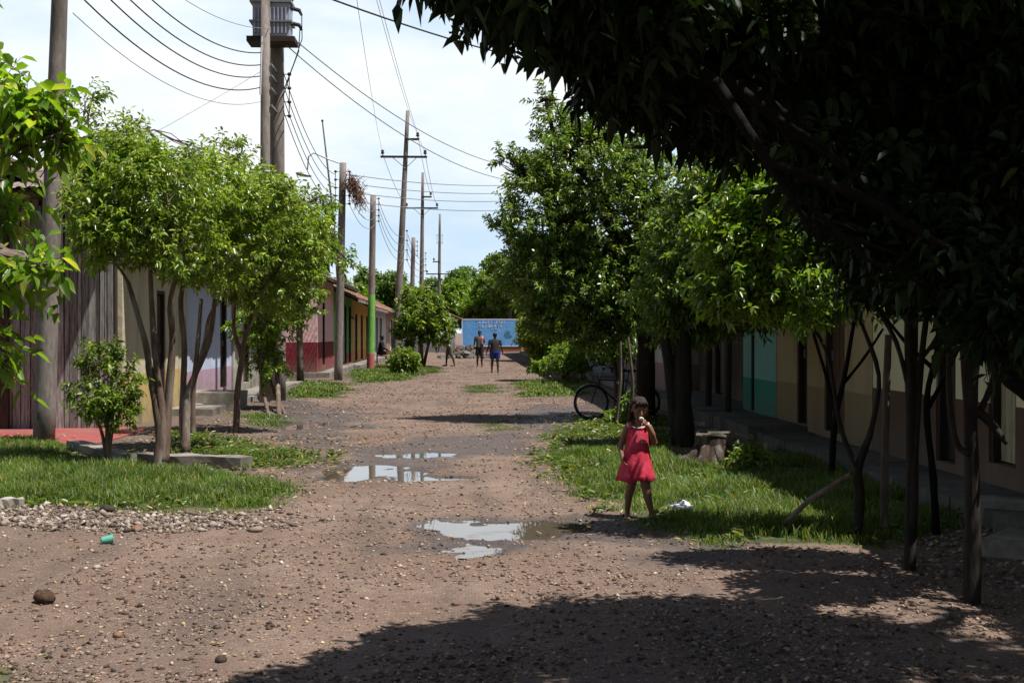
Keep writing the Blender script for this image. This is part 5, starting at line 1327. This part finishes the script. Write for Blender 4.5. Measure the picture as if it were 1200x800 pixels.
# seated person in dark clothes at the barred house
def seated():
    X, Y = P3(447, 389, 58)[:2]; Z = .24; K = thing('person', (X, Y, Z), 'person in black sitting on a chair by the pale blue barred house', 'person')
    def P(x, z, y=0): return np.array([X+y*-.0+x, Y+y, Z+z])      # faces +x (the street)
    b = MB(); b.ball(P(0, .52), (.14, .17, .12), 14, 9); b.ball(P(-.02, .70), (.11, .15, .16), 14, 9); b.ball(P(0, .90), (.11, .17, .14), 14, 9)
    capsule_chain(b, [P(0, 1.0, -.16), P(0, 1.0, .16)], [.055]*2); capsule_chain(b, [P(0, 1.0), P(.02, 1.10)], [.05, .05])
    for q in (-1, 1):
        capsule_chain(b, [P(0, .50, q*.09), P(.42, .50, q*.12), P(.44, .08, q*.12)], [.085, .058, .04]); capsule_chain(b, [P(.44, .04, q*.12), P(.60, .03, q*.13)], [.04, .03])
        capsule_chain(b, [P(0, .99, q*.19), P(.08, .72, q*.23), P(.34, .62, q*.14)], [.048, .038, .028]); hand(b, P(.34, .62, q*.14), (1, -q*.2, -.2), (0, 0, -1), 1, .4, side=q)
    Rm = head(b, tuple(P(.03, 1.22)), 1.0, yaw=math.pi/2, pitch=0); remeshed('body', b, m_skind, K, .012, 2)
    hr = MB().ball((0, .022, .040), (.088, .098, .082), 18, 10); xf_build(Rm, hr, 'hair', m_hairb, K)
    c = MB().rings([[tuple(P(ox+rx*math.cos(a), z, ry*math.sin(a))) for a in np.linspace(0, 2*math.pi, 24, endpoint=False)] for z, rx, ry, ox in ((.42, .17, .20, .0), (.55, .16, .19, -.01), (.72, .135, .17, -.02), (.90, .135, .19, 0), (1.02, .10, .16, 0), (1.06, .06, .08, .01))], close=False)
    for q in (-1, 1): c.tube([P(0, 1.0, q*.17), P(.07, .75, q*.23), P(.28, .645, q*.16)], [.07, .055, .042], 10, cap=False)
    c.build('shirt', cl_('black_cloth', (.012, .013, .02)), K, smooth=True)
    tr = MB()
    for q in (-1, 1): tr.tube([P(0, .52, q*.09), P(.43, .51, q*.12), P(.455, .40, q*.12), P(.45, .15, q*.12)], [.105, .075, .07, .06], 10, cap=False)
    tr.build('trousers', cl_('maroon_cloth', (.16, .03, .03)), K, smooth=True)
    C_ = thing('chair', (X, Y, Z), 'dark wooden chair under the seated person in black', 'chair'); 
    MB().box(tuple(P(-.2, .36, -.22)), tuple(P(.24, .40, .22))).build('seat', m_br, C_); MB().box(tuple(P(-.23, .62, -.2)), tuple(P(-.19, .95, .2))).build('backrest', m_br, C_)
    for a in (-.2, .2):
        for d_ in (-.19, .19): MB().tube([P(a, .0, d_), P(a, .36 if a > 0 else .95, d_)], .02, 6).build('leg', m_br, C_)
m_br = cl_('chair_brown', (.14, .05, .03))
seated()
# ================================================================== TREES
L_left = leafmat('leaf_yellowgreen', (.10, .18, .020), (.22, .33, .040), (.44, .48, .16), rough=.34, spec=.7)
L_near = leafmat('leaf_big_bright', (.08, .17, .014), (.18, .32, .028), (.40, .44, .09), trans=.5)
L_dark = leafmat('leaf_dark', (.075, .145, .026), (.16, .26, .045), (.34, .38, .14), trans=.38, rough=.34, spec=.7)
L_mid = leafmat('leaf_mid', (.08, .16, .016), (.17, .28, .03), (.32, .38, .10), trans=.42, rough=.34, spec=.7)
L_canopy = leafmat('leaf_canopy_shade', (.008, .018, .006), (.018, .036, .009), None, trans=.12, rough=.5, spec=.15)  # deep shade of the dark crowns put into the leaf colour
m_barkb = pm('shade_dark_bark', (.012, .010, .008), (.006, .005, .004), 7, .8, stretch=(3, 3, .6), spec=.1)  # shade on the right-hand limbs and saplings put into the bark colour
m_barkd = pm('dark_bark', (.035, .027, .021), (.014, .011, .009), 7, .8, stretch=(3, 3, .6))
L_far = leafmat('leaf_far', (.06, .12, .02), (.13, .21, .035), None, trans=.35)
L_yel = leafmat('leaf_lime', (.10, .16, .015), (.20, .26, .03), (.30, .30, .06), trans=.45)
L_bush = leafmat('leaf_bush', (.085, .15, .020), (.16, .245, .034), (.32, .36, .10), trans=.42)
def B3(px, py, d, rx, ry=None, rz=None, n=100):
    """crown mass seen at (px, py), radii given in photo pixels at distance d"""
    s = d/F; ry = ry or rx; rz = rz or rx
    return (P3(px, py, d), (rx*s, rz*s, ry*s), n)
def gb(px, py): p = G(px, py); p[2] = gh(p[0], p[1])-.06; return p

# --- left: hanging branches with large leaves; trunk outside the frame
bN = np.array([-5.3, 9.4, 0])
tree('overhanging_tree', 'large-leaved branches hanging in at the left edge before the near pole', 'tree', bN,
     [([bN-[0, 0, .1], bN+[.1, .0, 1.4], bN+[.05, .1, 2.6]], [.13, .10, .07])],
     [B3(-60, 120, 9.6, 70, 60, 60, 50), B3(-5, 140, 9.2, 38, 50, 45, 36), B3(28, 105, 9.3, 26, 34, 40, 20), B3(40, 155, 9.3, 24, 30, 40, 16), B3(70, 158, 9.4, 22, 30, 30, 13), B3(-12, 235, 9.3, 34, 40, 45, 20), B3(-60, 300, 9.4, 55, 60, 50, 40), B3(-5, 325, 9.0, 26, 26, 35, 12), B3(30, 308, 9.0, 24, 10, 24, 7), B3(60, 318, 9.0, 24, 10, 24, 6), B3(-25, 400, 9.2, 34, 45, 40, 24), B3(-20, 15, 9.6, 20, 22, 30, 7), B3(8, 425, 9.0, 16, 16, 25, 5)],
     (.122, .062), L_near, m_barkr, per=8, sprig=.42, droop=.35, up=.1, nb=3, seed=11)
# --- left: multi-stemmed pruned trees
def multi(label, base, forks, blobs, seed, lm=L_left, leaf=(.076, .034), group='pruned trees before the left houses', per=14, sprig=.26, bm=None, nb=7):
    tree('street_tree', label, 'tree', base, forks, blobs, leaf, lm, bm or m_barkr, per=per, sprig=sprig, group=group, nb=nb, seed=seed)
b = gb(187, 550); d = 15.9
multi('nearest multi-stemmed tree on the left, three stems rising from the grass edge', b,
      [([b, P3(188, 500, d), P3(176, 440, d), P3(170, 400, d-.1), P3(150, 330, d-.1)], [0.094, 0.070, 0.045, 0.037, 0.025]),
       ([b+[.02, 0, .1], P3(190, 490, d), P3(182, 420, d), P3(178, 360, d), P3(176, 310, d)], [0.082, 0.057, 0.041, 0.034, 0.025]),
       ([b+[.03, .02, .1], P3(196, 480, d+.1), P3(202, 400, d+.1), P3(200, 350, d), P3(215, 300, d)], [0.082, 0.057, 0.043, 0.033, 0.025])],
      [B3(150, 250, d, 62, 62, 60, 330), B3(115, 278, d-.1, 32, 34, 34, 90), B3(190, 225, d, 62, 58, 60, 330), B3(205, 285, d, 50, 42, 50, 200), B3(150, 205, d+.2, 45, 34, 45, 150), B3(98, 215, d+.1, 26, 30, 30, 60)], 21)
b = gb(217, 536); d = 17.6
multi('second multi-stemmed tree on the left, leaning forks before the cream wall', b,
      [([b, P3(219, 470, d), P3(228, 440, d), P3(245, 400, d), P3(252, 350, d)], [0.070, 0.057, 0.041, 0.037, 0.029]),
       ([b+[0, .02, .1], P3(214, 480, d), P3(216, 410, d), P3(212, 350, d), P3(222, 310, d)], [0.066, 0.049, 0.041, 0.034, 0.025])],
      [B3(250, 235, d, 62, 58, 60, 330), B3(262, 290, d, 55, 45, 55, 240), B3(225, 260, d+.4, 50, 50, 50, 150), B3(300, 250, d+.3, 45, 50, 45, 170)], 22)
b = gb(226, 513); d = 20.6
multi('thin forked tree standing just behind the kerb slab, crown mixed with its neighbours', b,
      [([b, P3(226, 460, d), P3(232, 400, d), P3(236, 350, d)], [0.057, 0.045, 0.037, 0.029]), ([b+[.02, 0, .9], P3(240, 400, d), P3(246, 370, d), P3(262, 345, d)], [0.037, 0.033, 0.029, 0.025])],
      [B3(250, 300, d, 50, 40, 50, 140), B3(282, 225, d, 48, 36, 50, 150)], 23)
b = gb(276, 509); d = 21.4
multi('dark forked tree in front of the black doorway on the left', b,
      [([b, P3(279, 450, d), P3(283, 420, d), P3(274, 385, d), P3(276, 345, d)], [0.061, 0.049, 0.041, 0.033, 0.025]), ([b+[0, 0, .6], P3(284, 410, d), P3(292, 380, d), P3(300, 345, d)], [0.041, 0.037, 0.029, 0.023])],
      [B3(315, 260, d, 55, 50, 55, 280), B3(345, 290, d, 45, 42, 45, 200), B3(290, 320, d, 42, 34, 42, 120), B3(318, 330, d, 50, 40, 45, 190), B3(355, 275, d, 30, 30, 35, 80)], 24)
b = gb(327, 487); d = 27.5
multi('leafy low tree before the bare cement wall, right end of the left group', b,
      [([b, P3(325, 440, d), P3(322, 400, d)], [0.057, 0.049, 0.041]), ([b+[.15, 0, 0], P3(318, 450, d), P3(312, 405, d)], [0.041, 0.037, 0.029]), ([b+[-.2, 0, 0], P3(308, 455, d), P3(302, 410, d)], [0.041, 0.037, 0.029])],
      [B3(322, 370, d, 34, 32, 38, 150), B3(345, 305, d, 32, 30, 38, 130), B3(368, 262, d, 20, 22, 26, 60), B3(300, 380, d, 30, 30, 30, 90), B3(310, 430, d, 26, 30, 26, 60), B3(345, 345, d, 30, 34, 34, 110)], 25, lm=L_mid, leaf=(.10, .045))
# taller thin tree behind
b = P3(110, 389, 25.5); b[2] = 0; d = 25
multi('taller airy tree rising behind the pruned trees, at the upper left', b, [([b, P3(112, 330, d), P3(118, 240, d), P3(105, 160, d)], [.12, .09, .06, .03])],
      [B3(100, 125, d, 22, 35, 24, 26), B3(150, 160, d, 32, 26, 30, 55), B3(125, 185, d, 55, 34, 50, 150), B3(85, 190, d, 30, 34, 30, 60), B3(260, 180, d+3, 40, 18, 40, 60)], 26, leaf=(.12, .05), per=9, sprig=.4)
# tree behind lamp: drooping sprigs by the mast
b = P3(352, 389, 40.5); b[2] = 0; d = 40
multi('loose tree behind the left group, with sprigs against the sky near the lamp', b, [([b, P3(350, 320, d), P3(352, 240, d)], [.12, .09, .06])],
      [B3(345, 230, d, 26, 26, 30, 60), B3(372, 235, d, 18, 14, 20, 20), B3(335, 260, d, 34, 40, 34, 90), B3(372, 280, d, 24, 24, 26, 70), B3(404, 305, d, 10, 16, 14, 18)], 27, leaf=(.18, .07), per=8, sprig=.5, lm=L_mid)
# --- bushes left
b = gb(126, 554); d = 15.4
tree('bush', 'small bright bush standing in the grass between the near pole and the trees', 'bush', b, [([b, P3(126, 510, d), P3(124, 490, d)], [.045, .03, .025]), ([b, P3(120, 510, d), P3(108, 480, d)], [.03, .02, .015]), ([b, P3(131, 505, d), P3(144, 475, d)], [.03, .02, .015])],
     [B3(122, 450, d, 42, 36, 42, 170), B3(105, 470, d, 28, 24, 28, 60), B3(140, 470, d, 26, 26, 28, 60), B3(120, 420, d, 26, 22, 24, 50)], (.062, .034), L_bush, m_barkr, per=9, sprig=.15, nb=4, seed=31)
b = gb(494, 430); d = 60
tree('small_tree', 'small round green tree before the orange house on the left of the street', 'tree', b, [([b, P3(494, 415, d), P3(493, 395, d)], [.11, .09, .07]), ([b+[.1, 0, 0], P3(500, 412, d), P3(505, 395, d)], [.08, .07, .05])],
     [B3(492, 370, d, 29, 30, 28, 420), B3(512, 385, d, 18, 18, 20, 130), B3(478, 388, d, 16, 16, 18, 100)], (.20, .10), L_bush, m_barkr, per=9, sprig=.34, nb=5, seed=32)
b = gb(472, 439); d = 51
tree('bush', 'round low bush on the grass beside the half-green pole', 'bush', b, [([b, P3(472, 432, d), P3(472, 425, d)], [.07, .05, .04])],
     [B3(472, 421, d, 17, 13, 16, 260), B3(483, 424, d, 8, 8, 9, 40)], (.13, .075), L_bush, m_barkr, per=8, sprig=.22, nb=4, seed=33)
# --- right side trees
b = gb(757, 492); d = 24.5
tree('street_tree', 'tall round-headed tree on the right whose trunk rises behind the girl', 'tree', b,
     [([b, P3(757, 430, d), P3(756, 380, d), P3(752, 340, d)], [.20, .17, .15, .12]), ([b+[0, 0, 1.4], P3(770, 395, d), P3(795, 350, d)], [.12, .09, .07])],
     [B3(690, 200, d, 66, 58, 70, 470), B3(640, 250, d, 56, 60, 65, 420), B3(720, 260, d, 80, 62, 75, 480), B3(640, 320, d, 52, 40, 60, 330), B3(700, 345, d, 70, 40, 65, 380), B3(760, 320, d, 60, 60, 60, 300), B3(660, 150, d+.2, 34, 24, 36, 90), B3(618, 205, d, 22, 22, 28, 50), B3(595, 185, d, 18, 14, 18, 18), B3(583, 265, d, 14, 18, 16, 18), B3(640, 120, d, 20, 16, 20, 18), B3(720, 160, d, 50, 36, 50, 180), B3(775, 220, d, 50, 50, 50, 200), B3(650, 375, d, 40, 22, 40, 120), B3(705, 395, d, 30, 16, 30, 60)],
     (.098, .041), L_dark, m_barkd, per=15, sprig=.36, group='big trees on the right', nb=8, seed=41)
b = gb(802, 524); d = 18.8
tree('street_tree', 'thick dark trunk tree on the right between the girl and the stump', 'tree', b,
     [([b, P3(800, 470, d), P3(800, 400, d), P3(806, 340, d)], [.17, .14, .13, .11]), ([b+[-.1, 0, .1], P3(785, 440, d), P3(778, 390, d), P3(770, 350, d)], [.09, .08, .07, .05])],
     [B3(830, 280, d, 70, 55, 70, 420), B3(800, 340, d, 60, 45, 60, 320), B3(860, 350, d, 60, 40, 60, 300), B3(840, 215, d, 60, 40, 60, 260), B3(800, 385, d+.6, 40, 26, 50, 130), B3(920, 300, d+.4, 50, 60, 60, 220)],
     (.095, .040), L_dark, m_barkd, per=15, sprig=.34, group='big trees on the right', nb=7, seed=42)
b = gb(1005, 629); d = 10.7
tree('street_tree', 'thin forked tree in the right grass with a sunlit crown', 'tree', b,
     [([b, P3(1008, 580, d), P3(1006, 548, d), P3(1022, 500, d), P3(1030, 440, d), P3(1010, 380, d+.1)], [0.046, 0.041, 0.037, 0.024, 0.019, 0.016]),
      ([P3(1006, 550, d), P3(985, 500, d), P3(968, 410, d), P3(935, 370, d), P3(900, 355, d)], [0.025, 0.019, 0.016, 0.013, 0.010])],
     [B3(885, 300, d, 62, 55, 60, 190), B3(850, 275, d+.1, 38, 36, 40, 90), B3(925, 255, d, 60, 50, 60, 180), B3(905, 215, d, 50, 26, 50, 90), B3(865, 345, d, 50, 26, 45, 90), B3(975, 330, d, 60, 44, 60, 140), B3(960, 230, d+.1, 45, 40, 50, 100), B3(930, 365, d, 40, 20, 40, 40)],
     (.076, .033), L_mid, m_barkd, per=13, sprig=.25, group='slender trees before the right houses', nb=5, seed=43)
b = gb(1067, 668); d = 9.2
tree('street_tree', 'slender twin-stemmed dark tree between the cut post and the nearest right tree', 'tree', b,
     [([b, P3(1068, 560, d), P3(1066, 450, d), P3(1064, 350, d)], [0.046, 0.037, 0.031, 0.026]), ([b+[.02, 0, .3], P3(1074, 500, d), P3(1082, 400, d), P3(1092, 330, d)], [0.030, 0.027, 0.022, 0.019]), ([P3(1066, 460, d), P3(1050, 400, d), P3(1020, 350, d)], [0.019, 0.016, 0.015]), ([P3(1080, 420, d), P3(1098, 395, d), P3(1120, 350, d)], [0.016, 0.015, 0.013])],
     [B3(1060, 300, d, 70, 60, 70, 210), B3(1110, 250, d, 70, 60, 70, 210), B3(1020, 250, d, 60, 50, 60, 150), B3(1140, 330, d, 50, 40, 60, 110)],
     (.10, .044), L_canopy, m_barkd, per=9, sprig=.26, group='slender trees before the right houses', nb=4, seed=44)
b = gb(1140, 706); d = 8.1
tree('street_tree', 'nearest slender dark tree with a broken side branch at the right edge', 'tree', b,
     [([b, P3(1140, 600, d), P3(1138, 500, d), P3(1130, 400, d), P3(1118, 330, d)], [0.056, 0.046, 0.041, 0.033, 0.026]), ([P3(1138, 520, d), P3(1142, 430, d), P3(1150, 350, d)], [0.037, 0.031, 0.026]), ([P3(1141, 480, d), P3(1158, 492, d), P3(1180, 520, d-.1)], [0.026, 0.033, 0.012]), ([P3(1150, 480, d), P3(1165, 440, d), P3(1178, 370, d)], [0.021, 0.018, 0.015]),
      ([b+[-.02, 0, 1.0], P3(1122, 520, d), P3(1113, 470, d), P3(1112, 400, d)], [0.022, 0.019, 0.018, 0.015])],
     [B3(1120, 290, d, 80, 60, 80, 220), B3(1180, 260, d, 80, 80, 80, 240), B3(1190, 370, d+.3, 50, 34, 50, 90)],
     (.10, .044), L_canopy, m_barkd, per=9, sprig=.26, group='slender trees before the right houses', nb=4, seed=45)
b = gb(975, 566); d = 14.4
tree('street_tree', 'thin bare-forked sapling close to the right pavement, left of the cut post', 'tree', b,
     [([b, P3(978, 500, d), P3(990, 440, d), P3(1002, 370, d)], [.04, .034, .026, .02]), ([P3(981, 490, d), P3(968, 440, d), P3(950, 380, d)], [.026, .02, .016]), ([P3(988, 450, d), P3(1012, 420, d), P3(1035, 385, d)], [.02, .017, .013])],
     [B3(1000, 345, d, 42, 26, 40, 60), B3(950, 360, d, 34, 22, 34, 50)], (.095, .04), L_dark, m_barkb, per=9, sprig=.25, group='slender trees before the right houses', nb=6, seed=46)
b = gb(1098, 628); d = 10.6
tree('street_tree', 'leaning thin sapling with crossing twigs between the twin-stemmed tree and the nearest one', 'tree', b,
     [([b, P3(1094, 560, d), P3(1086, 470, d), P3(1100, 400, d), P3(1092, 350, d)], [.036, .03, .026, .022, .018]), ([P3(1087, 480, d), P3(1108, 440, d), P3(1130, 395, d)], [.02, .016, .012]), ([P3(1092, 430, d), P3(1065, 405, d), P3(1040, 375, d)], [.02, .016, .012])],
     [B3(1090, 335, d, 44, 26, 40, 70), B3(1045, 350, d, 34, 20, 34, 40)], (.095, .04), L_canopy, m_barkb, per=9, sprig=.25, group='slender trees before the right houses', nb=6, seed=47)
# --- the great dark tree overhead: trunk just outside the right edge, heavy limb sloping up to the left
bG = np.array([3.75, 5.9, -.1])
limb = [bG+[0, 0, 1.2], P3(1235, 460, 5.4), P3(1130, 350, 5.8), P3(1030, 265, 6.2), P3(900, 150, 6.2), P3(760, 40, 5.8)]
canopy = [B3(1190, 385, 5.2, 40, 24, 50, 50), B3(1130, 325, 5.5, 44, 26, 60, 80), B3(1060, 262, 5.8, 56, 30, 60, 100), B3(990, 205, 6.0, 56, 26, 60, 90), B3(545, -34, 5.2, 48, 34, 90, 60), B3(600, -14, 5.3, 60, 38, 110, 110), B3(660, 5, 5.5, 60, 42, 120, 170), B3(705, 48, 5.8, 50, 40, 120, 190), B3(770, 80, 6.2, 60, 50, 120, 240), B3(840, 45, 6.3, 110, 84, 140, 420), B3(860, 112, 6.6, 90, 46, 100, 300),
          B3(960, 95, 6.8, 110, 84, 120, 440), B3(1040, 170, 7.0, 90, 66, 110, 380), B3(1090, 70, 6.8, 150, 120, 180, 520), B3(1150, 210, 6.6, 90, 90, 150, 420), B3(1220, 100, 6.6, 140, 160, 200, 440), B3(1130, 270, 6.8, 56, 36, 90, 220), B3(1205, 310, 6.6, 56, 60, 90, 260), B3(990, 0, 6.6, 150, 80, 200, 420), B3(740, 0, 5.6, 90, 54, 160, 260)]
# masses above the frame and over the camera, which cast the shade in the foreground
for (x, y, z, rx, ry, rz, n) in ((2.8, 4.4, 5.0, 1.2, 1.1, .8, 330), (3.9, 5.1, 5.2, 1.3, 1.3, .9, 420), (3.6, 3.9, 5.0, 1.6, 1.4, 1.0, 330), (1.6, 3.2, 4.8, 1.2, 1.2, .8, 240), (2.6, 2.0, 5.2, 1.8, 1.6, .9, 260), (1.0, 1.4, 4.8, 1.4, 1.6, .8, 180), (5.4, 5.0, 4.4, 1.2, 1.6, 1.1, 300), (5.6, 6.9, 4.4, 1.0, 1.0, .8, 240)):
    canopy.append(((x, y, z), (rx, ry, rz), n))
tree('overhanging_tree', 'great dark tree whose black canopy covers the upper right', 'tree', bG,
     [([bG, bG+[-.02, .0, .7], bG+[0, 0, 1.3], bG+[.1, .1, 2.4], bG+[-.3, .3, 3.9]], [.30, .25, .23, .19, .14]), (limb, [.12, .11, .09, .08, .06, .04])],
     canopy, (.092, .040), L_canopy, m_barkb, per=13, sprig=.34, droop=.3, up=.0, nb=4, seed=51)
# a few sunlit sprigs inside the dark canopy belong to a neighbour tree behind
b = np.array([4.75, 12.6, .1]); d = 9.4
# --- right middle distance
b = gb(662, 446); d = 44.5
tree('small_tree', 'lime green leaning tree beyond the bicycle on the right of the street', 'tree', b, [([b, P3(660, 425, d), P3(654, 400, d), P3(646, 385, d)], [.12, .10, .09, .06])],
     [B3(645, 378, d, 32, 22, 34, 260), B3(625, 392, d, 20, 16, 24, 130), B3(672, 392, d, 26, 20, 28, 150), B3(640, 405, d, 24, 14, 24, 100)], (.16, .075), L_yel, m_barkr, per=9, sprig=.34, group='trees down the right of the street', nb=5, seed=61)
b = gb(690, 447); d = 42
tree('bush', 'dark scrubby bush at the foot of the lime green tree', 'bush', b+[-.7, .5, 0], [([b+[-.7, .5, 0], P3(665, 425, d), P3(665, 415, d)], [.06, .05, .04])],
     [B3(645, 425, d+2, 24, 15, 24, 170), B3(668, 420, d, 24, 22, 24, 170), B3(690, 415, d, 26, 24, 26, 170)], (.13, .06), L_mid, m_barkr, per=8, sprig=.28, nb=4, seed=62)
b = P3(722, 389, 26.5); b[2] = 0; d = 26.5
tree('street_tree', 'thin light-barked tree just behind the bicycle handlebar', 'tree', b, [([b, P3(722, 440, d), P3(716, 400, d), P3(712, 375, d)], [.07, .055, .045, .035]), ([b+[.1, 0, .1], P3(730, 440, d), P3(736, 400, d), P3(740, 380, d)], [.05, .04, .035, .03])],
     [B3(712, 385, d, 34, 26, 34, 120), B3(735, 400, d, 26, 22, 30, 80), B3(690, 395, d, 20, 18, 22, 50)], (.10, .045), L_mid, m_barkr, per=9, sprig=.3, group='trees down the right of the street', nb=4, seed=63)
# small leafy plant beside the stump, weeds by the bicycle
b = gb(882, 556); d = 15.2
tree('plant', 'low bright leafy plant growing right beside the stump', 'plant', b, [([b, P3(882, 548, d), P3(884, 540, d)], [.015, .012, .01])], [B3(880, 538, d, 20, 11, 20, 34), B3(862, 545, d, 18, 9, 18, 20)], (.11, .036), L_bush, m_barkr, per=7, sprig=.2, nb=2, seed=64)
b = gb(722, 498); d = 23.2
tree('plant', 'low green weeds under the rear wheel of the bicycle', 'plant', b, [([b, P3(722, 494, d), P3(722, 491, d)], [.012, .01, .01])], [B3(724, 490, d, 16, 9, 14, 46), B3(745, 490, d, 16, 14, 14, 60), B3(742, 470, d, 10, 14, 10, 24)], (.10, .045), L_bush, m_barkr, per=7, sprig=.16, nb=2, seed=65)
# --- belt of trees closing the street: three prototypes, copied
protos = []
kinds = (('dense round green tree', 7.5, L_mid), ('broad darker tree', 9.0, L_far), ('loose pale green tree', 7.0, L_far))
for k, (nm, hh, lm) in enumerate(kinds):
    r_ = np.random.default_rng(70+k); bl_ = []
    for i in range(9):
        a = r_.uniform(0, 6.28); q = r_.uniform(.2, 1.9); bl_.append(((q*math.cos(a), q*math.sin(a), hh*r_.uniform(.42, .85)), (r_.uniform(1.0, 1.7), r_.uniform(1.0, 1.7), r_.uniform(.8, 1.4)), 190))
    t = tree('background_tree', 'tree', 'tree', np.zeros(3), [([(0, 0, -.2), (.1, 0, hh*.25), (0, .1, hh*.5)], [.22, .17, .12])], bl_, (.34, .17), lm, m_bark, per=9, sprig=.8, group='trees closing the end of the street', nb=3, seed=80+k)
    protos.append(t)
spots = [(400, 128, 1.0, 2, 'pale tree behind the tiled roofs, left of the poles'), (425, 140, .95, 0, 'round tree rising above the far tiled roof'), (452, 150, 1.0, 1, 'dark tree behind the tall leaning pole'), (478, 150, 1.0, 0, 'green tree between the crossarm poles'), (505, 140, 1.05, 2, 'pale tree behind the farthest crossarm pole'), (528, 128, .95, 0, 'round tree directly above the low tiled roof'), (552, 132, .98, 1, 'dark tree above the left half of the blue wall'), (578, 124, 1.05, 0, 'round tree above the right half of the blue wall'),
         (598, 118, 1.1, 1, 'broad dark tree above the right end of the blue wall'), (622, 122, 1.2, 2, 'tree to the right of the blue wall end'), (650, 100, 1.0, 0, 'round tree seen under the big right crown'), (640, 75, .75, 1, 'dark tree beyond the lime green one'), (360, 60, .7, 0, 'tree in the yard behind the pink house'), (690, 90, 1.0, 1, 'dark tree behind the far right houses'), (340, 75, .95, 1, 'dark tree behind the yard of the pink house'), (565, 160, 1.25, 2, 'tall pale tree farthest back above the blue wall'), (440, 175, 1.2, 1, 'tall dark tree farthest back on the left'), (520, 170, 1.2, 0, 'tall round tree farthest back at the centre')]
for i, (px, d, sc, k, lab) in enumerate(spots):
    p = P3(px, 389, d); lo = (p[0], p[1], -.1)
    if i in (2, 1, 0) and protos[k] is not None and not protos[k].get('used'):
        o = protos[k]; o['used'] = 1; o.location = lo; o.rotation_euler = (0, 0, i*1.7); o.scale = (sc,)*3; o['label'] = lab
    else: o = copy_tree(protos[k], lo, i*2.1, sc, lab)
for o in scene.objects:
    if 'used' in o: del o['used']
